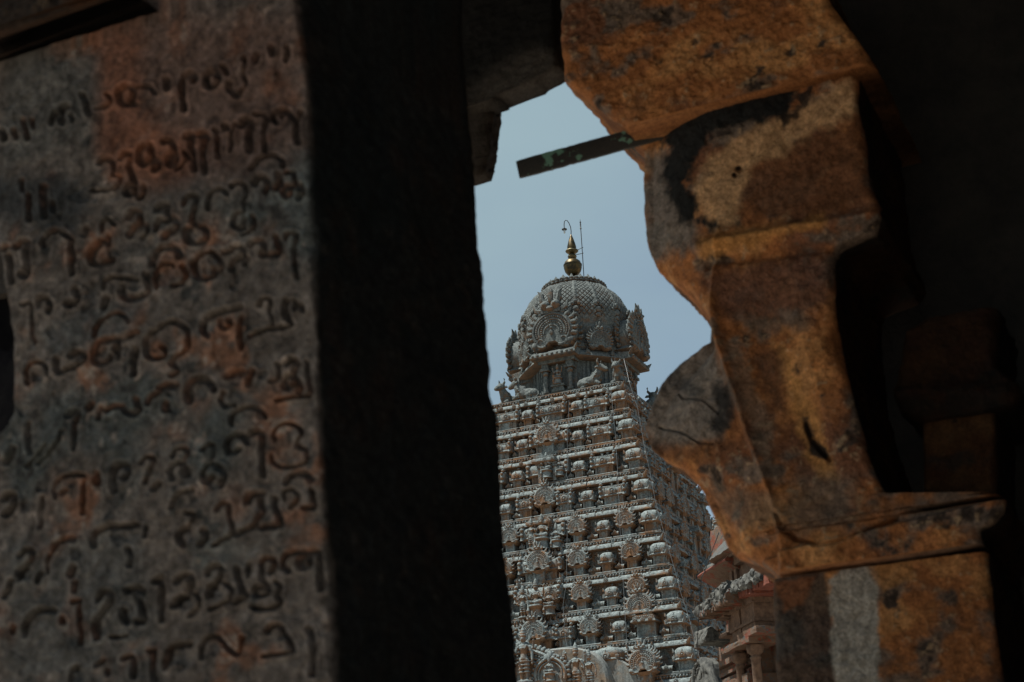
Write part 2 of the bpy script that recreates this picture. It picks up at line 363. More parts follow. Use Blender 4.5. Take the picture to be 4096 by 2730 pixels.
def proto_niche():
    """wide bay: barrel roof behind, a porch with two pillars and a moulded roof slab in front, lotus seat below"""
    b = MB(); b.box(-.56, .56, .08, .40, 0, .36)
    for x in (-.52, .52): pilaster(b, x, .08, 0, .35)
    b.box(-.62, .62, .0, .4, 0, .04); body = b.build('niche_shrine', M_TOWER)
    r = MB(); hc = .22; P = [(hc-q*1.0, z+.27) for q, z in ROOF[1:]]+[(hc+q*.7, z+.27) for q, z in ROOF[1:][::-1]]
    for sg in (-1, 1):
        r = MB(); xs = np.linspace(sg*.3, sg*.6, 5); r.grid(np.array([[(x, y, z) for y, z in P] for x in (xs if sg > 0 else xs[::-1])]), True, True)
        E = MB(); a = np.linspace(-.5, math.pi+.5, 15); Q = [(.28*math.cos(q), .23+.25*math.sin(q)) for q in a]+[(-.3, 0), (.3, 0)]; E.prism(Q, -.05, .05, .02)
        for i in range(8):
            q = -.3+(math.pi+.6)*i/7; E.ball((.295*math.cos(q), 0, .23+.26*math.sin(q)), (.05, .06, .06), 7, 5)
        E.tube([(0, 0, .46), (0, 0, .56), (.05, 0, .64)], [.08, .06, .02], 7)
        r.join(E, rz(math.pi/2), (sg*.62, hc, .27)); link('barrel_roof', r.mesh('niche_roof'), M_TOWER, body)
    q = MB()
    for sg in (-1, 1):
        q.box(sg*.24-.045, sg*.24+.045, -.06, .03, .05, .5); q.box(sg*.24-.07, sg*.24+.07, -.09, .05, .5, .54); q.lathe([(.05, 0), (.075, .03), (.05, .06)], 10, (sg*.24, -.02, .44)); q.box(sg*.24-.1, sg*.24+.1, -.1, .06, .57, .61); q.box(sg*.24-.06, sg*.24+.06, -.08, .05, .54, .57)
    q.box(-.26, .26, .0, .1, .1, .6)
    link('porch_pillars', q.mesh('porch_pillars'), M_TOWER, body)
    t = MB(); prof = [(.30, .6), (.40, .61), (.43, .65), (.42, .71), (.36, .745), (.37, .75), (.37, .82), (.31, .825), (.0, .83)]
    t.lathe(prof, 4, (0, .12, 0), 2, rot=math.pi/4, sx=1.32, sy=1.0)
    for x in (-.26, 0, .26): kudu(t, x, -.175, .68, .065)
    for i in range(8): t.ball((-.3+.086*i, -.13, .785), (.03, .03, .03), 6, 4)
    link('porch_roof', t.mesh('porch_roof'), M_TOWER, body); return body

ROW = {1: [(0, 'S'), (.80, 'k'), (1.45, 's'), (2.15, 'K')], 2: [(0, 'SN'), (.88, 'k'), (1.6, 's'), (2.41, 'K')],
       3: [(0, 'D'), (.97, 'k'), (1.75, 's'), (2.67, 'K')], 4: [(0, 'N'), (.62, 't'), (1.28, 'k'), (2.08, 's'), (2.94, 'K')],
       5: [(0, 'D'), (1.04, 'n'), (1.81, 'k'), (2.48, 'n'), (3.20, 'K')], 6: [(0, 'SN'), (1.12, 'n'), (1.95, 'k'), (2.68, 'n'), (3.47, 'K')],
       7: [(0, 'W'), (1.26, 'n'), (2.13, 'k'), (2.88, 'n'), (3.73, 'K')], 8: [(0, 'SN'), (.85, 't'), (1.57, 'n'), (2.39, 'k'), (3.16, 'b'), (3.99, 'K')],
       9: [(.9, 'n'), (3.02, 's'), (4.24, 'K')], 10: [(1.2, 'n'), (2.2, 'k'), (3.2, 'n'), (4.5, 'K')]}
WID = {'k': .5, 'K': .55, 's': .8, 'S': .95, 't': .5, 'n': .6, 'N': .7, 'SN': 1.2, 'D': 1.3, 'W': 1.3, 'b': .75, 'e': .8}
NT = 12
tower = tag(empty('temple_tower'), 'tall grey carved stepped temple tower with an eight sided dome, seen through the stone opening', 'temple tower')
W3 = lambda v: np.asarray(v, float)*S+np.array([0, 0, Z0])
def place(mb, name, mat, parent=None, ang=38):
    mb.xf(None, (0, 0, Z0), S) if False else None
    for i in range(len(mb.v)): mb.v[i] = mb.v[i]*S+np.array([0, 0, Z0])
    return mb.build(name, mat, parent or tower, ang)
def sq(mb, prof): mb.grid(np.array([[(-a, -a, z), (a, -a, z), (a, a, z), (-a, a, z)] for a, z in prof]), True, True)
# cornices and walls
for k in range(0, NT+1):
    a = ak(k); z = -float(k); c = MB()
    sq(c, [(a-.2, z-.262), (a+.07, z-.258), (a+.09, z-.245), (a+.088, z-.215), (a+.068, z-.17), (a+.025, z-.13), (a-.035, z-.105), (a-.045, z-.1), (a-.045, z-.022), (a+.012, z-.02), (a+.012, z), (a-.03, z+.003), (a-.03, z+.03), (a-.3, z+.031)])
    us = [(0, 1)] if k not in ROW else ROW[k]
    if k <= 10:
        n = int(2*a/.088)
        for face in (0, 1):
            d = MB()
            for i in range(n):
                x = -a+.04+(2*a-.08)*i/(n-1)
                if rng.random() < .06: continue
                j = rng.normal(0, .004)
                d.ball((x, -a+.018, z-.058+j), (.034, .048+j, .040), 7, 5)
                if i % 2: d.box(x-.04, x-.028, -a-.005, -a+.05, z-.095, z-.03)
            x = -a
            m_ = int(2*a/.43)
            for i in range(m_+1):
                x = -a+.06+(2*a-.12)*i/m_+rng.normal(0, .02); kudu(d, x, -a-.07, z-.185, .058+rng.random()*.012, .03)
            for i in range(int(2*a/.05)):
                x = -a-.06+.05*i; d.ball((x, -a-.098, z-.243), (.014, .012, .012), 5, 3)
            for sg in (-1, 1): d.tube([(sg*(a+.05), -a-.05, z-.2), (sg*(a+.1), -a-.1, z-.16), (sg*(a+.16), -a-.16, z-.08)], [.06, .05, .01], 6)
            # slightly advanced lengths of cornice below each shrine above
            if k in ROW:
                for u, t in [(q*s_, t) for q, t in ROW[k] for s_ in ((1, -1) if q else (1,))]:
                    h = WID[t]/2+.04; P = [(-a-.03, z-.256), (-a-.125, z-.248), (-a-.124, z-.215), (-a-.104, z-.165), (-a-.06, z-.12), (-a, z-.105)]
                    if rng.random() < .7: d.grid(np.array([[(x, y, zz) for y, zz in P] for x in (u+h, u-h)])[::-1], True, True)
                    d.box(u-h-.02, u+h+.02, -a-.012, -a+.1, z+.0, z+.028); d.box(u-h, u+h, -a+.02, -a+.4, z+.028, z+.066); d.tube([(u-h, -a+.02, z+.047), (u+h, -a+.02, z+.047)], .022, 6)
            c.join(d, rz(face*math.pi/2))
    place(c, 'cornice', M_TOWER if k else M_TOWER)
    if k == NT: break
    a1 = ak(k+1); hw = a-.2; wl = MB(); sq(wl, [(hw, z-1.0), (hw, z-.34), (hw+.03, z-.335), (hw+.03, z-.29), (hw+.05, z-.285), (hw+.05, z-.25)])
    if k+1 in ROW and k < 10:
        zb = z-1+.066
        for face in (0, 1):
            d = MB(); L = sorted([q*s_ for q, t in ROW[k+1] for s_ in ((1, -1) if q else (1,))]); tw = {q*s_: WID[t] for q, t in ROW[k+1] for s_ in (1, -1)}
            for u0, u1 in zip(L[:-1], L[1:]):
                l, r_ = u0+tw[u0]/2-.02, u1-tw[u1]/2+.02; gmid = (l+r_)/2; gw = max(.12, min(r_-l, .3))
                y0 = -(a1-.2)
                d.box(gmid-gw/2, gmid+gw/2, y0+.06, -hw, zb, zb+.12)
                d.grid(np.array([[(x, y0+.10-.11*math.cos(q), zb+.125+.085*math.sin(q)) for q in np.linspace(-.3, 3.0, 9)] for x in (gmid-gw/2-.02, gmid+gw/2+.02)])[::-1], False, False)
                d.box(gmid-gw/2-.02, gmid+gw/2+.02, y0, y0+.2, zb+.115, zb+.16)
                for q in range(4): d.ball((gmid-gw/2+gw*(q+.5)/4, y0-.005, zb+.135), .018, 6, 4)
                kudu(d, gmid, y0-.0, zb+.155, .055, .03)
                pilaster(d, gmid-gw*.42, -hw, zb+.1, z-.29, .06, .025); pilaster(d, gmid+gw*.42, -hw, zb+.1, z-.29, .06, .025)
                d.box(gmid-gw*.9, gmid+gw*.9, -hw-.03, -hw+.01, zb+.42, zb+.46)
            wl.join(d, rz(face*math.pi/2))
    place(wl, 'tier_wall', M_TOWER)
base = MB(); a = ak(NT); sq(base, [(a-.1, -Z0/S+.0), (a-.1, -NT-.2)]); place(base, 'base_wall', M_TOWER)

# shrines: build one of each kind, then copy
PK = {('k', v): proto_kuta(v) for v in range(3)}; PK.update({('K', v): proto_kuta(v, True) for v in range(3)})
PK.update({('s', v): proto_sala(v, .82, 2) for v in range(3)}); PK.update({('S', v): proto_sala(v, .98, 3) for v in (0,)}); PK.update({('t', v): proto_sala(v, .52, 1) for v in (0,)})
PK.update({('n', v): proto_nasi(v, .245) for v in range(3)}); PK[('N', 0)] = proto_nasi(0, .30); PK[('b', 0)] = proto_box(); PK[('e', 0)] = proto_ellip(); PK[('D', 0)] = proto_niche(); PK[('S2', 0)] = proto_sala(1, 1.25, 3)
used = set(); SCL = {'k': .85, 'K': .93, 's': .90, 'S': .92, 't': .9}
def put(key, loc, rot, sc_=1.0, dz=0):
    ch = [q for q in PK if q[0] == key]; kk = ch[rng.integers(len(ch))]; o = PK[kk]
    if kk in used: o = copy_tree(o, tower)
    used.add(kk); o.parent = tower
    o.location = W3(loc); o.rotation_euler = (0, 0, rot); s_ = S*sc_*rng.uniform(.97, 1.03); q_ = SCL.get(key, 1.0); o.scale = (s_*q_*rng.uniform(.97, 1.03), s_, s_*q_); return o
for k, row in ROW.items():
    a = ak(k); zb = -k+.066
    for face in (0, 1):
        for q, t in row:
            for sg in ((1, -1) if q else (1,)):
                if face == 1 and q > ak(k)-.4: 
                    if sg < 0: continue
                u = q*sg; y = -(a-.14)
                if t == 'K': y = -(a-.10)
                def loc(u, y, z): return (u, y, z) if face == 0 else (-y, u, z)
                rot = 0 if face == 0 else math.pi/2; tt = t
                if face == 1 and t in ('s', 'k') and k in (2, 4, 7) and rng.random() < .4: tt = 'n'
                if tt == 'SN':
                    put('S2', loc(u, y, zb), rot); put('N', loc(u, y-.16, zb-.04), rot, 1.05)
                elif tt == 'W':
                    put('S2', loc(u, y+.02, zb+.12), rot, 1.08)
                    for s2 in (-1, 1): put('n', loc(u+s2*.42, y-.08, zb+.14), rot, .72)
                else: put(tt, loc(u, y-rng.uniform(0, .02), zb), rot)
put('N', (2.98, -ak(7)-.02, -7.62), 0, 1.12); put('N', (3.25, -ak(9)-.25, -9.25), 0, 1.1)
# ------------------------------------------------------------------ drum, dome, gables
def oct_r(th, sqr=.5):                       # rounded octagon
    q = (th+math.pi/8) % (math.pi/4)-math.pi/8
    return (1-sqr)+sqr*math.cos(math.pi/8)/np.cos(q)
d = MB(); 
for (r0, z0, r1, z1) in ((1.72, .0, 1.72, .16), (1.62, .16, 1.62, .26), (1.5, .26, 1.5, 1.25)):
    t = np.arange(64)*2*np.pi/64; k = oct_r(t, .9); d.grid(np.array([np.stack([r*k*np.cos(t), r*k*np.sin(t), np.full(64, z)], 1) for r, z in ((r0, z0), (r1, z1))]), True, True)
for i in range(64):
    if i % 8 in (0,): continue
    t = i*2*math.pi/64; r = 1.5*oct_r(t, .9); q = MB(); q.box(-.035, .035, -.035, .03, .28, 1.2); d.join(q, rz(t+math.pi/2), (r*math.cos(t), r*math.sin(t), 0))
place(d, 'drum', M_DOME)
for i in range(4):                                  # four projecting bays with pillared niches
    an = i*math.pi/2; b = MB()
    b.box(-.66, .66, -1.78, -1.2, 0, .14); b.box(-.62, .62, -1.72, -1.2, .14, .22); b.box(-.56, .56, -1.55, -1.2, .2, 1.3)
    for x in (-.4, .4):
        b.lathe([(.1, 0), (.1, .08), (.065, .1), (.06, .55), (.085, .58), (.1, .63), (.085, .68), (.06, .7)], 14, (x, -1.68, .22)); b.box(x-.14, x+.14, -1.8, -1.5, .92, 1.0); b.box(x-.1, x+.1, -1.76, -1.5, 1.0, 1.16)
    b.box(-.6, .6, -1.8, -1.3, 1.14, 1.28)
    b.box(-.2, .2, -1.76, -1.5, .22, .3); b.box(-.17, .17, -1.73, -1.5, .3, .38); b.box(-.22, .22, -1.78, -1.5, .38, .44)
    q = MB(); q.join(b, rz(an)); place(q, 'drum_bay', M_DOME)
e = MB(); t = np.arange(128)*2*np.pi/128
EP = [(1.5, 1.22), (1.83, 1.235), (1.88, 1.27), (1.86, 1.34), (1.80, 1.42), (1.70, 1.5), (1.6, 1.53), (1.58, 1.6)]
e.grid(np.array([np.stack([r*oct_r(t, .8)*np.cos(t), r*oct_r(t, .8)*np.sin(t), np.full(128, z)], 1) for r, z in EP]), True, True)
for i in range(160):
    q = i*2*math.pi/160; r = 1.66*oct_r(q, .8); e.ball((r*math.cos(q), r*math.sin(q), 1.545), .022, 5, 4)
for i in range(4):
    b = MB(); P = [(-1.5, 1.24), (-2.06, 1.25), (-2.09, 1.28), (-2.07, 1.36), (-2.0, 1.44), (-1.6, 1.5)]
    b.grid(np.array([[(x, y, z) for y, z in P] for x in (.74, -.74)])[::-1], False, True)
    for j in range(9): b.ball((-.64+.16*j, -2.075, 1.33), .045, 8, 5)
    for sg in (-1, 1): b.tube([(sg*.72, -2.0, 1.38), (sg*.78, -2.06, 1.43), (sg*.84, -2.12, 1.52)], [.06, .05, .01], 6)
    e.join(b, rz(i*math.pi/2))
for i in range(8):
    t0 = (i+.5)*math.pi/4-.0; 
    for s_ in (-.16, .16):
        q = MB(); kudu(q, 0, 0, 1.38, .075, .04); e.join(q, rz(t0+s_+math.pi/2), (1.845*oct_r(t0+s_, .8)*math.cos(t0+s_), 1.845*oct_r(t0+s_, .8)*math.sin(t0+s_), 0))
place(e, 'dome_eave', M_DOME)
# dome with incised lozenges and pearl ribs
DP = np.array([(1.60, 1.55), (1.66, 1.62), (1.66, 1.72), (1.60, 1.76), (1.60, 1.95), (1.63, 2.05), (1.70, 2.2), (1.72, 2.26), (1.70, 2.34), (1.745, 2.5), (1.78, 2.75), (1.77, 3.0), (1.70, 3.25), (1.56, 3.55), (1.36, 3.80), (1.12, 4.0), (.98, 4.09), (1.02, 4.11), (1.02, 4.2), (.9, 4.26), (.6, 4.36), (.3, 4.42), (.16, 4.43)])
ss = np.linspace(0, len(DP)-1, 300); ii = np.arange(len(DP)); pr = np.interp(ss, ii, DP[:, 0]); pz = np.interp(ss, ii, DP[:, 1])
for _ in range(2):
    pr[1:-1] = (pr[:-2]+2*pr[1:-1]+pr[2:])/4
NU = 1024; t = np.arange(NU)*2*np.pi/NU; tt, zz = np.meshgrid(t, pz); rr = np.repeat(pr[:, None], NU, 1)*oct_r(tt, .28)
arc = np.cumsum(np.r_[0, np.hypot(np.diff(pr), np.diff(pz))])[:, None]*np.ones((1, NU))
N_ = 64; a_ = tt*N_/2/np.pi*1.0; b_ = arc*5.2
gro = np.minimum(np.abs(((a_+b_) % 1)-.5), np.abs(((a_-b_) % 1)-.5)); groove = np.clip(1.25-gro/.11, 0, 1)*((zz > 2.62) & (zz < 4.04))
fl = (((tt+math.pi/16) % (math.pi/8))-math.pi/16); rib = np.exp(-(fl*rr/.05)**2)*((zz > 2.95) & (zz < 4.06)); pearl = .5+.5*np.cos(arc*2*np.pi/.075)
rr = rr-.034*groove*(1-np.clip(rib*1.5, 0, 1))+rib*(.02+.022*pearl)
zone = ((zz > 2.3) & (zz < 2.75)); swag = np.exp(-((fl*rr/.15)**2+((zz-2.72-.0)/.16)**2)); rr = rr+swag*.05*(1+.7*np.sin(fl*rr*60)*np.sin(zz*70))
d = MB(); d.grid(np.stack([rr*np.cos(tt), rr*np.sin(tt), zz], 2), True, True)
for i in range(40):                                  # lotus petals and rosettes round the crown
    q = i*2*math.pi/40; c, s_ = math.cos(q), math.sin(q); M = np.array([[c, -s_, 0], [s_, c, 0], [0, 0, 1]])
    d.ball((1.0*c, 1.0*s_, 4.19), (.06, .075, .05), 7, 5, M); d.ball((1.03*c, 1.03*s_, 4.12), (.03, .05, .035), 6, 4, M)
    if i % 2 == 0:
        q2 = MB(); q2.lathe([(.09, 0), (.06, .07), (.0, .17)], 8); d.join(q2, M, (.86*c, .86*s_, 4.23))
for i in range(16):
    q = i*math.pi/8; c, s_ = math.cos(q), math.sin(q); M = np.array([[c, -s_, 0], [s_, c, 0], [0, 0, 1]]); r0 = 1.80
    for y, z, r in ((-.1, 2.98, .07), (.1, 2.98, .07), (0, 3.05, .07), (-.17, 2.9, .05), (.17, 2.9, .05), (0, 2.8, .1), (0, 2.62, .08)):
        d.ball((r0*c-y*s_, r0*s_+y*c, z), (r*.7, r, r), 7, 5, M)
place(d, 'dome', M_DOME)
def gable(name, r, an, dist, z, thick, fine):
    g = MB(); panel(g, r, thick, fine, 17, .8, (1.2 if an == 0 else .75) if r > .5 else .8, 1.08); q = MB(); q.join(g, rz(an), (math.sin(an)*dist, -math.cos(an)*dist, z)); return place(q, name, M_DOME)
for i in range(4): gable('great_gable', .64, i*math.pi/2, 2.02 if i == 0 else 2.14, 2.1, .66, 1.5)
for i in range(4): gable('small_gable', .33, math.pi/4+i*math.pi/2, 1.84, 1.78, .3, 1.2)
# ------------------------------------------------------------------ brass finial, lamp and lightning rod
f = MB()
f.lathe([(.266, 4.40), (.252, 4.46), (.163, 4.5), (.089, 4.52), (.089, 4.54)], 28); f.lathe([(.059, 4.52), (.141, 4.545), (.174, 4.595), (.141, 4.645), (.059, 4.67)], 28)
f.lathe([(.067, 4.66), (.178, 4.72), (.255, 4.82), (.289, 4.95), (.289, 5.02), (.300, 5.03), (.300, 5.055), (.281, 5.06), (.252, 5.15), (.178, 5.22), (.067, 5.25)], 40)
fin = place(f, 'pot_finial', M_BRASS); f = MB()
f.lathe([(.059, 5.24), (.118, 5.28), (.148, 5.345), (.118, 5.41), (.052, 5.44)], 26); f.lathe([(.052, 5.44), (.148, 5.48), (.204, 5.54), (.185, 5.57), (.074, 5.585)], 32, lobes=16, la=.06)
f2 = place(f, 'finial_discs', M_BRASSD, fin); f = MB()
f.lathe([(.089, 5.57), (.141, 5.62), (.148, 5.68), (.122, 5.8), (.074, 5.97), (.030, 6.1), (.009, 6.135)], 28); place(f, 'finial_bud', M_BRASS, fin)
lamp = tag(empty('bulb_lamp', W3((0, 0, 6.12))), 'small bulb lamp on a curved gooseneck above the brass finial', 'lamp')
SD = np.array([.927, .375, 0.]); 
def place2(mb, name, mat, par):
    mb.v = [v*S+np.array([0, 0, Z0])-np.array(par.location) for v in mb.v]; return mb.build(name, mat, par)
P = [SD*x+np.array([0, 0, z]) for x, z in ((0, 6.1), (.012, 6.25), (.0, 6.4), (-.045, 6.55), (-.1, 6.64), (-.15, 6.655), (-.19, 6.61), (-.205, 6.5), (-.205, 6.4))]
f = MB(); f.tube(P, .014, 6); place2(f, 'lamp_arm', M_IRON, lamp)
f = MB(); c = SD*-.205; f.lathe([(.015, .09), (.025, .05), (.085, .02), (.085, .0), (.02, .01)][::-1], 16, (c[0], c[1], 6.32)); place2(f, 'lamp_shade', M_IRON, lamp)
f = MB(); f.ball((c[0], c[1], 6.255), (.036, .036, .075), 10, 8); place2(f, 'lamp_bulb', M_GLASS, lamp)
rod = tag(empty('lightning_rod', W3(SD*.33+np.array([0, 0, 4.36]))), 'thin dark lightning rod clamped beside the brass finial on the dome', 'lightning rod')
f = MB(); b0 = SD*.34
f.tube([b0+np.array([0, 0, 4.38]), b0*.985+np.array([0, 0, 5.5]), b0*.955+np.array([0, 0, 6.6])], .0135, 6); f.lathe([(.06, 0), (.05, .08), (.02, .12)], 8, (b0[0], b0[1], 4.34))
f.tube([b0+np.array([0, 0, 4.45]), b0+SD*.2+np.array([0, 0, 4.36]), b0+SD*.5+np.array([0, 0, 4.3])], .014, 5); place2(f, 'rod_pole', M_IRON, rod)
f = MB(); q = b0*.957; f.lathe([(.035, 0), (.02, .02), (.022, .16), (.014, .2), (.03, .23), (.008, .26), (.006, .34)], 8, (q[0], q[1], 6.32)); place2(f, 'rod_tip', M_IRON, rod)
f = MB()
for z, z2, x0 in ((5.66, 5.58, .2), (5.45, 5.40, .1), (4.58, 4.49, .14)): f.tube([SD*x0+np.array([0, 0, z2]), SD*.37+np.array([0, 0, z])], .011, 5)
place2(f, 'rod_bracket', M_IRON, rod)
# ------------------------------------------------------------------ bulls and deity statues (one continuous skin each)
def bull_mesh(v):
    b = MB()
    b.ball((-.14, 0, .30), (.40, .25, .25), 16, 12); b.ball((.12, 0, .33), (.25, .23, .27), 14, 10); b.ball((-.38, 0, .27), (.22, .24, .23), 14, 10)
    b.ball((.08, 0, .58), (.13, .10, .12), 10, 8)
    b.tube([(.12, 0, .4), (.26, 0, .55), (.36, 0, .72)], [.22, .2, .15], 12); b.tube([(.22, 0, .2), (.34, 0, .4), (.38, 0, .6)], [.14, .12, .08], 10)
    b.ball((.40, 0, .84), (.19, .16, .165), 12, 9); b.tube([(.42, 0, .83), (.56, 0, .77), (.66, 0, .73)], [.155, .12, .1], 10); b.ball((.67, 0, .72), (.07, .105, .08), 8, 6)
    for s_ in (-1, 1):
        b.tube([(.36, s_*.1, .94), (.35, s_*.17, 1.03), (.36, s_*.18, 1.13), (.39, s_*.16, 1.2)], [.055, .05, .035, .014], 7)
        b.tube([(.33, s_*.1, .84), (.29, s_*.2, .82), (.27, s_*.28, .78)], [.04, .055, .015], 7)
        b.tube([(.24, s_*.2, .22), (.44, s_*.22, .1), (.34, s_*.2, .04), (.14, s_*.2, .05)], [.1, .075, .055, .04], 9)
        b.tube([(-.36, s_*.2, .24), (-.1, s_*.28, .14), (-.2, s_*.29, .05), (-.36, s_*.27, .05)], [.15, .1, .07, .05], 9)
        b.ball((.5, s_*.1, .82), .022, 6, 4)
    b.tube([(-.58, .05, .34), (-.62, .12, .2), (-.55, .2, .08), (-.4, .27, .08)], [.035, .03, .03, .04], 6)
    for i in range(15):
        q = i*2*math.pi/15; b.ball((.27+.05*math.sin(q), .215*math.cos(q), .58+.16*math.sin(q)-.05), .036, 6, 5); b.ball((.19+.09*math.sin(q), .245*math.cos(q), .48+.2*math.sin(q)-.05), .034, 6, 5)
    b.box(-.6, .62, -.3, .3, -.05, .03)
    return fuse(b, .018, 'bull')
BULL = bull_mesh(0)
def statue_from(me, name, mat, loc, rot, scale, label, cat, group=None):
    o = link(name, me, mat); o.location = W3(loc); o.rotation_euler = (0, 0, rot); o.scale = (S*scale,)*3; return tag(o, label, cat, group)
for x, y, rt, sc_, lb in ((1.12, -1.80, 0, .76, 'bull with bead collar on the front edge of the tower top, head to the right'),
                          (1.93, -1.52, -math.pi/2, .74, 'bull at the tower top right corner, facing forward beside the two pale wires'),
                          (-1.05, -1.80, math.pi, .76, 'bull on the front edge of the tower top, head to the left'),
                          (-1.72, -1.5, -math.pi/2-.5, .76, 'bull at the left corner of the tower top, nearest the dark pillar'),
                          (1.85, 1.45, math.pi/2+.25, .9, 'bull at the rear right corner of the tower, only its horns showing beside the capital'),
                          (1.3, 1.85, 0, .9, 'stone bull on the rear edge of the tower top, hidden behind the drum')):
    if lb.endswith('drum'): continue
    statue_from(BULL, 'bull_statue', M_DOME, (x, y, .04), rt, sc_, lb, 'bull statue', 'stone bulls round the tower top')
def deity_mesh(pose, arms=4, female=False):
    b = MB(); T = lambda P, r, n=9: b.tube(P, r, n)
    if pose == 'stand':
        for s_ in (-1, 1):
            T([(s_*.055, 0, .5), (s_*.07, -.015, .28), (s_*.065, .0, .05)], [.075, .055, .035]); b.ball((s_*.07, -.04, .03), (.035, .07, .03), 8, 6)
        hip = .5
    else:
        T([(.05, -.02, .44), (.2, -.16, .46), (.03, -.22, .42)], [.09, .075, .05]); T([(-.06, -.02, .44), (-.17, -.2, .46), (-.17, -.24, .2), (-.17, -.22, .04)], [.09, .075, .055, .035]); b.ball((-.17, -.27, .03), (.035, .06, .03), 8, 6)
        b.lathe([(.26, 0.0), (.22, .05), (.2, .25), (.27, .33), (.25, .38), (.1, .39)], 20, (0, 0, 0), 2.6); hip = .46
    b.ball((0, .0, hip), (.115, .085, .09), 12, 9); T([(0, 0, hip), (0, -.0, hip+.13), (0, 0, hip+.26)], [.095, .07, .1], 12); b.ball((0, 0, hip+.29), (.145, .075, .075), 12, 9)
    if female:
        for s_ in (-1, 1): b.ball((s_*.06, -.07, hip+.24), .045, 8, 6)
    T([(0, 0, hip+.3), (0, -.005, hip+.4)], [.045, .042]); h = hip+.46; b.ball((0, -.01, h), (.065, .07, .085), 12, 10); b.ball((0, -.075, h-.005), (.014, .02, .022), 6, 5)
    for s_ in (-1, 1): b.ball((s_*.068, 0, h-.01), (.015, .022, .035), 6, 5); b.ball((s_*.028, -.065, h+.015), .012, 6, 4)
    b.lathe([(.075, 0), (.082, .03), (.066, .05), (.07, .09), (.055, .11), (.05, .16), (.025, .2), (.0, .25)], 12, (0, 0, h+.05))
    for s_ in (-1, 1):
        if s_ < 0 or pose != 'stand': T([(s_*.14, 0, hip+.29), (s_*.2, -.04, hip+.14), (s_*.17, -.15, hip+.16)], [.045, .038, .03]); b.ball((s_*.165, -.18, hip+.19), (.028, .022, .045), 8, 6)
        else: T([(s_*.14, 0, hip+.29), (s_*.2, .0, hip+.12), (s_*.21, -.03, hip-.06)], [.045, .036, .026]); b.ball((s_*.21, -.03, hip-.1), (.025, .02, .045), 8, 6)
        if arms == 4: T([(s_*.13, .02, hip+.29), (s_*.23, .02, hip+.24), (s_*.26, -.02, hip+.42)], [.045, .036, .028]); b.ball((s_*.265, -.03, hip+.48), (.04, .025, .05), 8, 6)
    for q in range(9):
        an = -math.pi*q/8; b.ball((.1*math.cos(an), -.075, hip+.3+.09*math.sin(an)), .016, 6, 4)
    if pose == 'stand':
        for z in (.2, .28, .36, .44): b.lathe([(.14, 0), (.15, .012), (.14, .024)], 14, (0, 0, z), 2, 1, .62)
        b.lathe([(.2, -.04), (.2, .02), (.16, .03)], 16)
    return fuse(b, .012, 'deity_'+pose)
SEAT4, SEAT2, STAND4, STANDF = deity_mesh('sit'), deity_mesh('sit', 2, True), deity_mesh('stand'), deity_mesh('stand', 2, True)
def on_front(px, py, out):                     # point of the front side that stands this far out from the tower axis
    P = on_y(px, py, -out*S); return ((P-np.array([0, 0, Z0]))/S)
ST = [(SEAT4, 2188, 1915, ak(3)-.02, .66, 'seated four armed deity in the uppermost pillared porch of the tower'),
      (SEAT2, 2240, 1905, ak(3)-.05, .5, 'small seated attendant right of the deity in the uppermost porch'),
      (SEAT4, 2171, 2200, ak(5)+.06, .86, 'large seated four armed deity in the middle pillared porch of the tower'),
      (STANDF, 2128, 2198, ak(5)+.12, .72, 'slim standing attendant left of the seated deity in the middle porch'),
      (SEAT2, 2227, 2195, ak(5)+.02, .62, 'seated attendant right of the large deity in the middle porch'),
      (SEAT4, 2148, 2475, ak(7)+.12, .92, 'seated deity with raised hands below the lowest wide barrel roof'),
      (STANDF, 2094, 2472, ak(7)+.12, .72, 'standing female figure left of the seated deity below the wide barrel roof'),
      (SEAT2, 2200, 2462, ak(7)+.1, .66, 'small seated figure right of the seated deity below the wide barrel roof')]
for me, px, py, o_, s_, lb in ST:
    P = on_front(px, py, o_); statue_from(me, 'deity_statue', M_TOWER, P, 0 if s_ > .6 else .1, s_, lb, 'statue', 'deity statues on the tower front')
for i, an in ((0, 0), (1, math.pi/2)):
    statue_from(SEAT4, 'deity_statue', M_DOME, (math.sin(an)*1.72, -math.cos(an)*1.72, .44), an, .56, ('small seated deity between two columns under the great front gable', 'seated deity in the right hand bay below the dome, facing right')[i], 'statue', 'deity statues on the tower front')
# ------------------------------------------------------------------ foreground: the stone gallery the camera stands in
K = 4096/2353.
def seg_dist(px, py, P):                      # distance of points to a polyline
    d = np.full(px.shape, 1e9); P = np.asarray(P, float)
    for (x0, y0), (x1, y1) in zip(P[:-1], P[1:]):
        dx, dy = x1-x0, y1-y0; t = np.clip(((px-x0)*dx+(py-y0)*dy)/max(dx*dx+dy*dy, 1e-9), 0, 1)
        d = np.minimum(d, np.hypot(px-x0-t*dx, py-y0-t*dy))
    return d
def inside(px, py, P):
    c = np.zeros(px.shape, bool); P = np.asarray(P, float)
    for (x0, y0), (x1, y1) in zip(P, np.roll(P, -1, 0)):
        if y0 == y1: continue
        c ^= ((y0 > py) != (y1 > py)) & (px < (x1-x0)*(py-y0)/(y1-y0)+x0)
    return c
def pmask(px, py, P, soft=12, n=0.):          # soft patch with a ragged edge (n: noise already in pixels)
    P = [(x*K, y*K) for x, y in P]; s_ = seg_dist(px, py, P+[P[0]])*np.where(inside(px, py, P), 1, -1)
    return smooth(-soft, soft, s_+n)
def blend(c, m_, col): return c*(1-m_[:, None])+np.array(col)*m_[:, None]
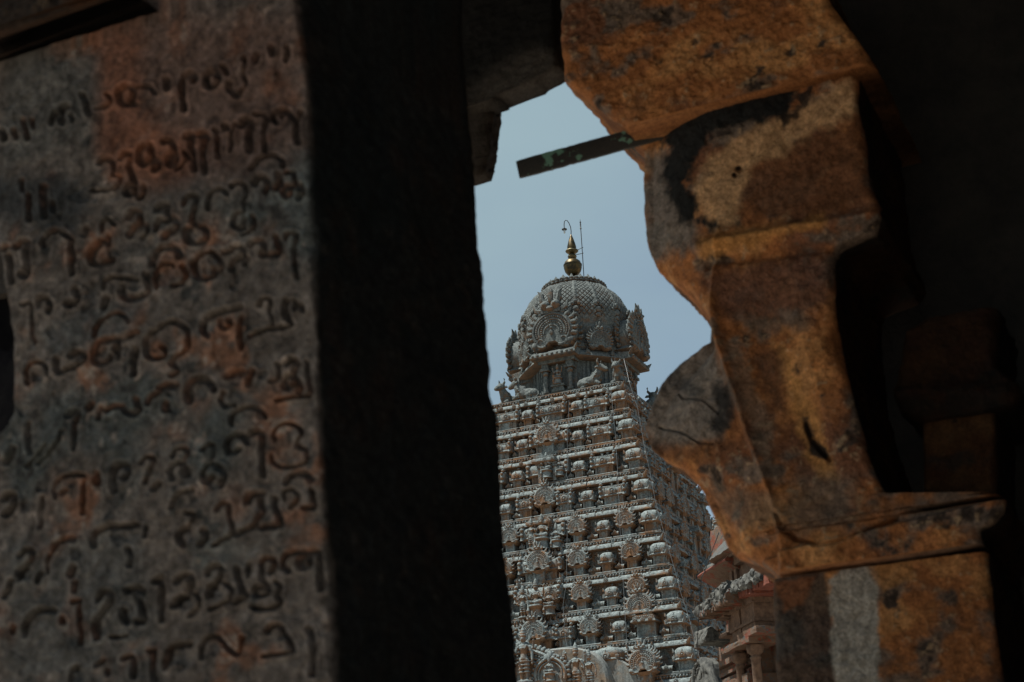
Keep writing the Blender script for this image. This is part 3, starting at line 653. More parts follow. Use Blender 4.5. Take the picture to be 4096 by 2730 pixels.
def paint_mat(name, grain=220., bs=.5, rough=.9, g2=38.):
    mt, nt, b = newmat(name); at = node(nt, 'ShaderNodeVertexColor'); at.layer_name = 'paint'
    g = world_pos(nt); n = noise(nt, g.outputs['Position'], grain, 4, .7); n2 = noise(nt, g.outputs['Position'], g2, 5, .65)
    r = ramp(nt, n, [(.3, (.5, .5, .5)), (.7, (1.45, 1.45, 1.45))]); r2 = ramp(nt, n2, [(.3, (.62, .6, .58)), (.7, (1.3, 1.3, 1.32))])
    c = mixc(nt, 1.0, mixc(nt, 1.0, at.outputs['Color'], r.outputs[0], 'MULTIPLY'), r2.outputs[0], 'MULTIPLY')
    nt.links.new(c, b.inputs['Base Color']); b.inputs['Roughness'].default_value = rough; b.inputs['Specular IOR Level'].default_value = .2
    bump(nt, mul(nt, n, n2, 'ADD'), bs, .006, b); return mt
M_PAINT = paint_mat('inscribed_granite', 230., .9, .9, 60.)
M_CORB = paint_mat('ochre_granite', 150., .9, .88, 34.)
def loft(name, L, Rr, Y, depth, mat, z0=None, z1=None, nz=200, nf=120, ns=24, relief=None, color=None, rough=.006, edge=.012, ext=(None, None), back=None, parent=None, seed=0, backp=None, YL=None):
    """block with a traced profile: left and right outline of its front plane y=Y, running back by depth"""
    f = lambda P, Yq: np.array(sorted([(q[2], q[0]) for q in (on_y(x*K, y*K, Yq) for x, y in P)]))
    l, r = f(L, Y if YL is None else YL), f(Rr, Y); lo = max(l[0, 0], r[0, 0]) if z0 is None else z0; hi = min(l[-1, 0], r[-1, 0]) if z1 is None else z1
    zs = np.linspace(lo, hi, nz)
    if ext[0] is not None: zs = np.r_[np.linspace(ext[0], lo, 8)[:-1], zs]
    if ext[1] is not None: zs = np.r_[zs, np.linspace(hi, ext[1], 8)[1:]]
    XL, XR = np.interp(zs, l[:, 0], l[:, 1]), np.interp(zs, r[:, 0], r[:, 1]); XB = XR
    if backp is not None:
        g = np.array(sorted([(q[2], q[0]) for q in (on_y(x*K, y*K, Y+depth) for x, y in backp)])); XB = np.interp(zs, g[:, 0], g[:, 1])
    t = np.linspace(0, 1, nf); sd = np.linspace(0, 1, ns+1)[1:]; rows = len(zs)
    X = np.concatenate([np.repeat(XL[:, None], ns, 1), XL[:, None]+(XR-XL)[:, None]*t[None], XR[:, None]+(XB-XR)[:, None]*sd[None]], 1)
    Yv = np.concatenate([np.repeat((Y+depth*sd[::-1])[None], rows, 0), np.full((rows, nf), Y), np.repeat((Y+depth*sd)[None], rows, 0)], 1)
    Z = np.repeat(zs[:, None], X.shape[1], 1); nc = X.shape[1]
    P = np.stack([X.ravel(), Yv.ravel(), Z.ravel()], 1); fr = np.zeros((rows, nc), bool); fr[:, ns:ns+nf] = True; fr = fr.ravel()
    dl = (X-XL[:, None]).ravel(); dr = (XR[:, None]-X).ravel(); de = np.minimum(dl, dr)
    px, py = to_px(P)
    dy = np.zeros(len(P)); n1 = fbm(P, 9, 4, seed); n2 = fbm(P, 60, 3, seed+5)
    if relief is not None: dy[fr] += relief(px[fr], py[fr], P[fr], dl[fr], dr[fr])
    ed = edge*(1+1.3*np.clip(fbm(P*np.array([.3, .3, 1]), 11, 3, seed+8), -.6, 1)); q = np.clip(1-de/ed, 0, 1); dy[fr] -= (ed*(1-np.sqrt(np.maximum(1-q**2, 0))))[fr]
    nn = rough*(n1*1.6+n2*.8); P[:, 1] -= np.where(fr, dy+nn, 0)
    G_ = P.reshape(rows, nc, 3); ye = G_[:, ns, 1].copy(); yr = G_[:, ns+nf-1, 1].copy()      # sides start where the worked front edge ends
    G_[:, :ns, 1] = ye[:, None]+(Y+depth-ye)[:, None]*sd[::-1][None]; G_[:, ns+nf:, 1] = yr[:, None]+(Y+depth-yr)[:, None]*sd[None]
    side = ~fr; right = np.zeros((rows, nc), bool); right[:, ns+nf:] = True; right = right.ravel()
    P[:, 0] += np.where(side, np.where(right, 1, -1)*nn, 0)
    if color is not None:
        px, py = to_px(P); c = color(px, py, P, fr, n1, n2)
    me = bpy.data.meshes.new(name); j = np.arange(rows-1)[:, None]*nc; i = np.arange(nc)[None]; i2 = (i+1) % nc
    Q = np.stack([j+i, j+i2, j+nc+i2, j+nc+i], 2).reshape(-1, 4)
    caps = 2; nl = len(Q)*4+2*nc; me.vertices.add(len(P)); me.vertices.foreach_set('co', P.ravel()); me.loops.add(nl)
    me.loops.foreach_set('vertex_index', np.r_[Q.ravel(), np.arange(nc)[::-1], (rows-1)*nc+np.arange(nc)].astype(np.int32))
    me.polygons.add(len(Q)+2); me.polygons.foreach_set('loop_start', np.r_[np.arange(len(Q))*4, len(Q)*4, len(Q)*4+nc].astype(np.int32))
    me.update(calc_edges=True); me.validate(); me.shade_smooth()
    if color is not None:
        a = me.color_attributes.new('paint', 'FLOAT_COLOR', 'POINT'); a.data.foreach_set('color', np.c_[np.clip(c, .004, .9), np.ones(len(P))].ravel())
    return link(name, me, mat, parent)
# --- inscription strokes: tile origin, then strokes in tile pixels (2.903 per photo pixel)
TS = 2.9031
INS = {(0, 160): "610,970 625,900 640,850|720,960 705,880 730,800 780,770|850,930 830,880|960,640 1000,700 1015,790 1040,860|1110,800 1200,790 1270,740 1280,680 1250,640|1560,740 1460,740 1390,700 1380,620 1420,560 1520,550 1540,650 1500,700|1520,560 1650,540 1740,550 1790,620|60,1150 40,1060|160,1050 200,1140|260,930 300,1030 330,1150|370,930 390,1020|1130,1420 1200,1370 1280,1400 1310,1480 1310,1560|1390,1380 1450,1320 1520,1330 1500,1420 1490,1500 1520,1568|1740,1230 1760,1330 1700,1420 1640,1440 1610,1380 1620,1290 1680,1230|1780,1370 1840,1430 1780,1500",
 (600, 160): "180,450 195,560|395,800 380,680 370,560 370,460 410,390 480,390 520,430 500,470|660,530 650,440 690,370 770,380 800,440 770,510 700,540 660,530|850,310 900,390|1100,210 1110,290 1085,380 1110,470 1120,540 1080,590|930,510 920,560 960,610 1030,640 1080,590|1260,180 1240,260|1420,90 1430,170|1600,90 1605,170 1580,240|160,1180 220,1170 270,1220 280,1300 240,1320 190,1390 210,1440 270,1410 300,1340|400,1310 430,1360 380,1430 310,1490|420,1120 480,1110 480,1220 500,1350 520,1500|550,1100 620,1080 640,1140 620,1300 630,1420 650,1540|740,1040 780,1060 780,1180 800,1370|880,1010 890,1030|1000,980 960,1100 950,1300|1080,1000 1120,940 1180,960 1170,1080 1170,1280|1240,880 1340,890 1370,960 1340,1080 1340,1280|1430,920 1450,860 1530,820 1600,840 1660,900|1470,970 1440,920|1540,900 1550,870|1740,830 1710,920 1700,1050 1710,1190|1190,1500 1250,1420 1340,1360 1450,1350 1530,1400 1545,1470",
 (0, 660): "270,190 280,300|340,350 345,450 345,560 350,640|520,270 510,350 520,450 525,590|610,440 620,520|1060,290 1110,300 1200,290 1300,270 1380,200 1370,130|1490,20 1530,130 1560,230 1540,300 1480,340 1440,300 1470,240 1530,230|1640,240 1650,310 1590,370|1480,590 1520,530 1590,540 1610,620 1580,680 1520,740 1480,800|1580,680 1670,680 1710,740 1680,800 1630,830|30,970 100,960|115,1050 130,1200 140,1350|200,960 270,900 330,920 330,1050 330,1200 310,1290 260,1280|500,930 540,830 620,770 720,780 810,850|830,870 830,980 850,1100 840,1260|980,800 1000,740|1180,780 1190,680 1250,630 1320,690|1240,820 1250,920|1180,880 1110,960 1070,1040 1080,1130 1180,1140 1290,1100|1210,1440 1230,1350 1300,1300 1420,1310 1590,1330|1690,1270 1720,1380 1720,1470 1620,1520 1500,1550 1420,1500 1410,1400|880,1440 900,1530",
 (600, 660): "1190,60 1240,10|60,520 110,460 190,460 190,560 190,650 130,620 70,660 60,740|190,640 260,620 310,680 280,740 200,790 160,830|390,460 430,380 500,350 550,390 530,480 500,580 490,700|490,720 420,740 400,810 430,880 520,900 620,870 650,800 620,730 540,700|680,510 680,420 720,330 820,280 900,330|950,250 1030,220 1110,250 1120,340 1090,420 1090,520|1090,540 1000,560 950,650 980,720 1060,700 1090,620|1180,590 1210,660 1170,740 1080,800|1220,220 1270,150 1340,160 1370,220 1340,300|1490,110 1510,190 1450,260|1580,90 1660,90 1680,170 1670,260 1580,240 1530,310 1570,360 1640,320|1740,230 1770,310 1720,370|10,1150 40,1040 120,960 240,950 310,990 330,1050|250,1150 150,1140 80,1210 50,1300 70,1430|380,1170 420,1260 380,1370 280,1410|480,1140 520,1100 600,1020 690,1000|510,1120 510,1220 560,1300 650,1310 730,1270 720,1200|690,1000 780,1080 830,1160 800,1220|840,1010 910,1000 980,950 1060,950 1090,1010 1040,1080 960,1120 930,1200|1160,930 1220,890 1300,900 1330,970 1290,1040|1330,1040 1440,1040 1500,1000 1490,900 1460,840|1100,1150 1130,1080|1570,860 1600,800 1680,790 1710,840 1680,930 1670,1030 1690,1150 1700,1300",
 (0, 1160): "260,180 340,150 370,200 370,350 365,500 370,600|440,180 470,100 540,100 580,170 560,250|880,30 910,90 870,150 780,170|1240,110 1220,200|1410,20 1440,80 1520,110 1640,80 1720,20|1110,540 1130,450 1210,350 1330,280 1440,300 1500,370|1170,610 1290,580 1420,580 1590,500|1170,610 1120,700 1110,800 1160,860 1250,840 1280,780|1370,780 1350,700 1380,620|1580,700 1570,850 1570,990|300,1080 280,960 310,880 380,830 460,840 510,890 530,960|640,800 640,900 660,960|680,950 800,910 900,880 980,830 980,760 900,720 820,760|1880,440 1760,510 1700,620 1700,720 1760,800 1880,800|1250,1410 1330,1360 1420,1360 1480,1430 1560,1440 1620,1390 1590,1280|800,1460 870,1410 920,1440 900,1540|1040,1380 1080,1340|1160,1500 1180,1380|1880,1170 1760,1240 1720,1310",
 (640, 1160): "0,440 60,400 150,370 260,410 330,500 330,640 310,700 200,780 140,850|140,860 200,910 200,950 140,1000|0,800 60,780 80,710 30,660|490,400 560,320 680,270 800,240 930,200|490,410 490,470 560,540|700,340 690,400 760,450 830,400 800,340|940,320 930,450 930,560 950,680|1150,180 1210,110 1280,110 1290,180 1270,260 1310,330 1310,390 1270,430 1160,480 1050,540|1290,450 1400,440 1510,400|1470,140 1450,220 1460,290 1510,390|1560,120 1560,220|1630,180 1650,240|340,1290 330,1170 380,1070 480,1030 590,1090 640,1160|780,1000 850,950 960,950|740,1200 720,1290 760,1350 850,1340|1060,940 1020,1090|1360,860 1370,960 1350,1030 1280,1060|1450,860 1510,800 1580,850 1550,930 1530,980 1450,1020 1440,1110 1500,1140 1570,1080 1560,1010|1600,1050 1640,1130 1620,1200|1700,830 1720,920 1720,1010 1750,1110 1750,1220 1600,1240 1480,1260 1370,1290|0,1140 100,1110 200,1110|70,1310 60,1390|830,1560 850,1470 930,1390 1060,1360 1160,1400 1220,1480",
 (0, 1660): "320,100 310,200 310,320 320,430|710,190 700,280 600,400 480,520 430,560|520,350 420,450 300,590|880,80 890,200 885,400|130,380 110,460 50,550|30,970 90,920 150,960 140,1040 100,1110 60,1150|480,960 480,1050 460,1150 460,1300|650,950 630,860 680,780 770,720 880,700 1000,710|740,910 780,890|1000,770 980,870 980,1000 970,1140|1140,690 1150,790|1330,860 1330,750 1340,640 1400,580 1470,590 1490,660 1450,730|1640,560 1700,490 1780,500 1780,570 1730,660 1690,780|1850,800 1790,860|630,1560 680,1480 780,1440 870,1450|1100,1520 1110,1400 1180,1340 1300,1300 1450,1300 1590,1280|1710,1300 1690,1410",
 (640, 1660): "150,480 190,400 290,390 320,450 280,530|280,540 180,570 130,660 150,740|290,600 280,680|490,400 560,340 610,350 620,440 590,540 550,600|550,600 510,680 510,770 560,770 620,730|650,590 730,640 750,720 710,810|800,440 780,360 830,260 920,230 1000,280 1010,320|880,440 940,400|1030,250 1100,190 1180,220 1190,330 1190,480 1200,700|1340,300 1320,220 1380,130 1500,100 1610,150 1650,220 1610,300 1590,360 1690,400 1720,470 1700,550 1560,600 1400,600 1310,550 1300,470|1460,780 1500,720 1600,680 1700,690 1760,750|1430,970 1430,900 1520,860 1590,920 1570,1000 1510,1070|1770,880 1780,980 1790,1060 1650,1080|150,1080 190,980 250,910 380,880|1010,1000 1050,930 1180,910|1160,930 1150,1030 1190,1110 1150,1190 1080,1300 980,1350 890,1390|1320,960 1320,1070 1380,1160 1400,1270|1180,1310 1290,1300 1400,1280|650,1110 720,1030 800,1050 800,1170 840,1300 820,1400 720,1460 620,1520|300,1140 390,1150 390,1230 340,1290|330,1300 230,1370 220,1440 260,1500|500,1340 540,1420 480,1510",
 (0, 2190): "230,100 300,40 380,60 370,150 300,230 230,290 230,370|480,300 440,400|140,390 110,480 50,570|560,290 560,150 620,40|860,230 820,320|870,400 860,500|1490,20 1530,100 1520,210|270,1010 290,900 370,790 460,730 640,740|740,830 740,870|850,640 930,620 930,720 940,850 950,1000 950,1120|1150,610 1210,530 1300,540 1310,620 1240,730 1160,820 1110,930 1130,1050|1290,1040 1380,1050 1470,1030|1500,510 1580,480 1660,500|1630,620 1660,720 1670,850 1590,870|1450,740 1460,830 1490,870|150,920 140,980|840,1550 850,1450 920,1390|1130,1370 1220,1310|1250,1440 1260,1470|1440,1300 1530,1270 1560,1340 1560,1500|1720,1200 1800,1200|1780,1240 1770,1400 1790,1540|1810,400 1870,360|1880,500 1870,740",
 (640, 2190): "10,400 40,500 30,650 20,850|190,400 250,330 340,330 360,410 320,500 310,550|300,560 200,600 160,680|400,540 450,600 430,700 340,790|550,300 590,230 680,220 710,280 680,370 650,420 560,480 550,560|750,420 820,480 830,550 790,620 680,680 570,720|890,250 900,350 950,460 1000,580|860,640 980,600|1030,200 1030,340|1190,290 1170,200 1220,130 1310,140 1330,220 1280,290|1180,280 1190,380 1240,450 1250,530 1150,570 1090,530 1130,470 1200,450|1340,400 1390,470 1370,560 1400,630 1330,690 1180,720 1080,690|1480,270 1430,210 1450,110 1540,60 1700,50 1820,40|1640,230 1620,170 1680,100 1740,150 1710,220 1640,230|1840,80 1840,250 1850,480|60,1400 80,1250 160,1150 320,1130|490,1280 490,1160 550,1060 660,1040 740,1110|740,1130 830,1210 900,1250 950,1180 970,1050|1240,980 1320,910 1400,930 1450,1020 1510,1120 1550,1200|1200,1260 1350,1250 1500,1220|1720,950 1770,1060 1790,1200 1780,1330 1780,1480"}
PITS = {(0, 660): "920,320,110 840,650,70 700,580,40 540,970,45 1290,1020,60 1540,1400,70 1070,1450,90 1080,1540,70", (600, 660): "480,810,50 1070,740,60 1180,640,40 220,1240,70 130,1320,80 720,1090,60 650,1220,50 940,1210,50 1020,1330,60 970,1420,45",
 (0, 1160): "1070,100,80 1000,230,60 1200,750,80 1460,690,60 350,610,70 600,480,70 380,1000,70 930,790,50 230,1390,60", (640, 1160): "560,430,70 460,1200,80 880,1060,70 880,1200,80 860,1290,60 1190,980,50 130,1180,70 170,1380,90 1170,1470,50",
 (0, 1660): "280,1050,60 460,860,50 1350,1000,110 1420,950,70 1380,1420,90", (640, 1660): "340,680,60 280,750,50 620,840,60 390,990,60 320,1410,60", (0, 2190): "290,310,70 880,80,70 1190,960,70 1630,560,50 930,1480,80", (640, 2190): "260,640,80 630,520,70 220,1280,130 640,1180,80 1420,1050,50"}
def strokes():
    out = []
    for (ox, oy), s_ in INS.items():
        for st in s_.split('|'):
            P = np.array([[float(v) for v in q.split(',')] for q in st.split()])/TS+np.array([ox, oy])
            if len(P) > 2:                       # smooth the traced points
                t = np.arange(len(P)); u = np.linspace(0, len(P)-1, (len(P)-1)*4+1); Pp = np.vstack([2*P[0]-P[1], P, 2*P[-1]-P[-2]]); o = []
                for q in u:
                    i = min(int(q), len(P)-2); f = q-i; a, b, c, d = Pp[i:i+4]
                    o.append(.5*((2*b)+(-a+c)*f+(2*a-5*b+4*c-d)*f*f+(-a+3*b-3*c+d)*f**3))
                P = np.array(o)
            out.append(P)
    return out
STR = strokes()
PIT = [(float(a.split(',')[0])/TS+ox, float(a.split(',')[1])/TS+oy, float(a.split(',')[2])/TS) for (ox, oy), s_ in PITS.items() for a in s_.split()]
def carve(px, py):
    g = np.zeros(px.shape); lip = g.copy(); wob = fbm(np.c_[px, py, px*0], .05, 3, 3)
    for P in STR:
        w_ = 14.0+3*math.sin(P[0, 0]*1.7+P[0, 1]); lo = P.min(0)-25; hi = P.max(0)+25
        q = np.where((px > lo[0]) & (px < hi[0]) & (py > lo[1]) & (py < hi[1]))[0]
        if len(q): dd = seg_dist(px[q], py[q], P)+wob[q]*5; g[q] = np.maximum(g[q], 1-smooth(w_*.3, w_*1.1, dd)); lip[q] = np.maximum(lip[q], np.exp(-((dd-w_*1.45)/6)**2))
    pt = np.zeros(px.shape)
    for x, y, r in PIT:
        q = np.where((np.abs(px-x) < r*1.6) & (np.abs(py-y) < r*1.6))[0]
        if len(q): pt[q] = np.maximum(pt[q], 1-smooth(r*.55, r*1.2, np.hypot(px[q]-x, (py[q]-y)*.95)+wob[q]*r*.8))
    return g, pt, lip*(1-g)
Y1 = at_depth(1250, 1000, 2.5)[1]
CARVE = {}
def ins_relief(px, py, P, dl, dr):
    g, pt, lip = carve(px, py); CARVE['l'] = lip; CARVE['g'] = g; CARVE['p'] = pt
    top = smooth(0, 30, (190-px*.30)-py)                       # joint under the bracket at the top left
    return -.0125*g-.0065*pt+.0022*lip+.0016*fbm(P, 95, 2, 6)+.006*fbm(P, 5, 3, 9)-.002*(fbm(P, 34, 2, 4) > .25)-.0*top
def ins_color(px, py, P, fr, n1, n2):
    N = len(P); a = fbm(P, 14, 4, 21); b = fbm(P, 5, 3, 22); c_ = fbm(P, 40, 3, 23)
    c = np.tile(np.array([.116, .104, .094]), (N, 1))
    c = blend(c, smooth(.08, .5, a+.4*c_)*.85, (.175, .09, .056)); c = blend(c, smooth(.05, .45, b+.3*c_-.05), (.075, .086, .086))
    c = blend(c, smooth(.3, .6, c_+.3*a), (.23, .20, .175)); c = blend(c, smooth(.28, .55, -c_+.2*b), (.045, .047, .046))
    n = a*26+c_*14
    n = a*40+c_*30+b*40
    c = blend(c, pmask(px, py, [(190, 30), (700, 20), (705, 330), (560, 420), (330, 440), (230, 300)], 110, n)*.5, (.13, .062, .043))
    c = blend(c, pmask(px, py, [(205, 60), (330, 70), (320, 290), (440, 320), (430, 400), (330, 420), (270, 420), (215, 330), (230, 200)], 60, n)*.6, (.20, .082, .045))
    c = blend(c, pmask(px, py, [(-60, 400), (190, 400), (210, 470), (170, 530), (-60, 510)], 50, n*1.3)*.85, (.026, .032, .036))
    c = blend(c, pmask(px, py, [(90, 760), (200, 700), (330, 690), (300, 760), (120, 830)], 25, n)*.7, (.07, .08, .083))
    c = blend(c, pmask(px, py, [(0, 90), (230, 130), (210, 330), (0, 400)], 40, n)*.6, (.075, .082, .08))
    c = blend(c, pmask(px, py, [(0, 1230), (330, 1200), (400, 1600), (0, 1600)], 50, n)*.55, (.075, .085, .086))
    g = np.zeros(N); p_ = np.zeros(N); g[fr] = CARVE['g']; p_[fr] = CARVE['p']
    c = blend(c, .5*p_, (.055, .062, .065))
    rim = np.clip(g*(1-g)*4, 0, 1)*smooth(-.1, .4, a); c = blend(c, .5*rim, (.20, .075, .035))
    lp_ = np.zeros(N); lp_[fr] = CARVE['l']; c = c*(1+.38*lp_)[:, None]
    c = c*(1+.65*fbm(P, 80, 3, 27)+.45*fbm(P, 40, 2, 28)+.3*fbm(P, 6, 3, 29))[:, None]; c = blend(c, .62*smooth(.45, .95, g), (.026, .021, .018))
    sd = ~fr; c[sd] = c[sd]*.2+np.array([.012, .019, .022]); return c  # side faces painted darker and bluish: their shade is in the colour
LP = [(-40, -200), (-30, 0), (-20, 500), (4, 630), (18, 700), (24, 780), (25, 860), (30, 940), (18, 975), (-20, 1010), (-35, 1200), (-35, 1700)]
RP = [(678, -200), (680, 0), (693, 110), (704, 200), (708, 330), (711, 430), (714, 520), (718, 600), (722, 700), (728, 850), (736, 1050), (741, 1150), (746, 1270), (750, 1350), (761, 1450), (766, 1568), (772, 1700)]
BP = [(1060, -200), (1062, 100), (1066, 200), (1075, 275), (1083, 330), (1093, 430), (1099, 550), (1108, 640), (1113, 720), (1122, 800), (1127, 850), (1124, 890), (1126, 910), (1140, 950), (1144, 1030), (1147, 1100), (1151, 1160), (1154, 1260), (1166, 1320), (1175, 1400), (1183, 1480), (1190, 1568), (1200, 1700)]
D1 = (lambda d, X: (CP+d*((X-CP[0])/d[0]))[1]-Y1)(ray(1140*K, 1000*K), on_y(734*K, 1000*K, Y1)[0])
zt = on_y(700*K, -60*K, Y1)[2]; zb_ = on_y(700*K, 1640*K, Y1)[2]
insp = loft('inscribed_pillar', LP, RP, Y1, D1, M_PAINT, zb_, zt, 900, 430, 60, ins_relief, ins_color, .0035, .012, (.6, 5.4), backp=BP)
tag(insp, 'grey brown stone pillar with rows of chiselled old script on its face', 'inscribed pillar')
# bracket over the inscribed pillar
def ochre(dark=1.0, s0=40, warm=1.0):
    def f(px, py, P, fr, n1, n2):
        big = fbm(P, 3.2, 4, s0+7); a = fbm(P*np.array([1, 1, 1.6]), 7, 5, s0); b = fbm(P, 16, 5, s0+1, .6); N = len(P); m_ = b*.35
        c = np.tile(np.array([.31, .125, .045]), (N, 1))
        c = blend(c, smooth(-.05, .35, a+m_), (.44, .195, .068)); c = blend(c, smooth(.02, .40, big+m_), (.17, .075, .04)); c = blend(c, smooth(.05, .38, -big+.5*a+m_)*.8, (.47, .24, .095))
        c = blend(c, smooth(.12, .42, -a+.5*b+.3*big)*.75, (.13, .118, .10)); c = blend(c, smooth(.30, .52, b-.3*a), (.05, .036, .028)); c = blend(c, smooth(.32, .6, n2+.3*b)*.7, (.36, .25, .15))
        c[~fr] *= np.where(px[~fr] > 1780*K, .32, .7)[:, None]  # shade painted into the side faces, deepest on the right
        return c*dark*1.15
    return f
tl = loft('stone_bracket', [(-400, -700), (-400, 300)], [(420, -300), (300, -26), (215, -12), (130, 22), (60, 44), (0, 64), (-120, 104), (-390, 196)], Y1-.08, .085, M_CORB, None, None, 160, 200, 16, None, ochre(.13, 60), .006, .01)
tag(tl, 'brown stone bracket with a rough lower edge above the inscribed pillar, top left corner', 'stone bracket')
# --- the ochre pillar on the right: shaft, carved capital, then the beam it carries
Y2 = at_depth(1900*K, 800*K, 4.3)[1]
RID = [(1690, 340), (1660, 430), (1650, 520), (1640, 600), (1628, 700), (1640, 770), (1665, 850), (1690, 920), (1715, 1000), (1745, 1080), (1765, 1130), (1780, 1185), (1790, 1230), (1800, 1300)]
CL = [(1438, 292), (1470, 318), (1477, 340), (1479, 380), (1475, 430), (1477, 500), (1481, 540), (1489, 580), (1508, 620), (1552, 655), (1588, 690), (1613, 725), (1627, 750), (1623, 783), (1602, 795), (1562, 825), (1532, 855), (1516, 880), (1501, 910), (1487, 955), (1481, 985), (1486, 1010), (1496, 1032), (1530, 1060), (1570, 1078), (1587, 1097), (1610, 1130), (1640, 1200), (1662, 1250), (1690, 1280), (1725, 1292), (1756, 1305), (1778, 1322)]
CRt = [(1972, 138), (1966, 155), (1970, 250), (1984, 330), (1992, 400), (2002, 440), (2018, 470), (2024, 500), (2006, 530), (1950, 552), (1918, 566), (1911, 582), (1913, 640), (1914, 700), (1922, 790), (1946, 870), (1971, 970), (1996, 1060), (2030, 1130), (2046, 1176), (2060, 1184), (2120, 1166), (2230, 1136), (2272, 1128), (2300, 1134), (2312, 1150), (2308, 1176), (2290, 1204), (2255, 1224)]
def cap_relief(px, py, P, dl, dr):
    x, y = px/K, py/K; rp = np.array(RID); rx = np.interp(y, rp[:, 1], rp[:, 0]); lp = np.array(CL); 
    e = rx-x; o = np.zeros(len(x)); k = smooth(430, 620, y)
    wl = np.maximum(rx-np.interp(y, lp[:, 1], lp[:, 0]), 12)
    o -= k*(.035*smooth(-4, 14, e)+.10*np.clip(e/wl, 0, 1)**2.5)                 # set back left of the ridge, rounding away
    o += k*.010*np.exp(-(e/14)**2)                                                 # the ridge itself
    dark = np.clip((x-rx)/200, 0, 1); o -= k*.035*np.sin(np.pi*np.clip(dark, 0, 1))*smooth(600, 760, y)*(1-smooth(1050, 1230, y))
    o -= (1-k)*.12*np.clip((1640-x)/170, 0, 1)**2                                  # upper bulge turns away to the left
    m_ = seg_dist(x, y, [(1600, 566), (1700, 552), (1800, 535), (1910, 520), (2050, 490)]); o += .035*np.exp(-(m_/17)**2)
    m2 = seg_dist(x, y, [(1620, 600), (1760, 586), (1910, 566)]); o -= .018*np.exp(-(m2/12)**2)
    sh = seg_dist(x, y, [(1782, 1180), (1795, 1212), (1830, 1240), (1880, 1254), (1930, 1246), (2060, 1192)]); o -= .03*np.exp(-(sh/5)**2)
    low = smooth(0, 14, y-(1262-(x-1800)*.24)); o += .03*low
    for L in ([(1480, 955), (1540, 975), (1560, 985), (1590, 1005), (1625, 1010)], [(1530, 880), (1545, 895), (1600, 905), (1640, 940)]): o -= .014*np.exp(-(seg_dist(x, y, L)/2.6)**2)
    o -= .03*np.exp(-(seg_dist(x, y, [(1846, 968), (1856, 1000), (1880, 1030), (1902, 1052)])/5)**2)
    for q in ((1697, 387, 7), (1687, 402, 4)): o -= .03*np.exp(-(np.hypot(x-q[0], y-q[1])/q[2])**2)
    o += .012*fbm(P, 4, 3, 31); return o
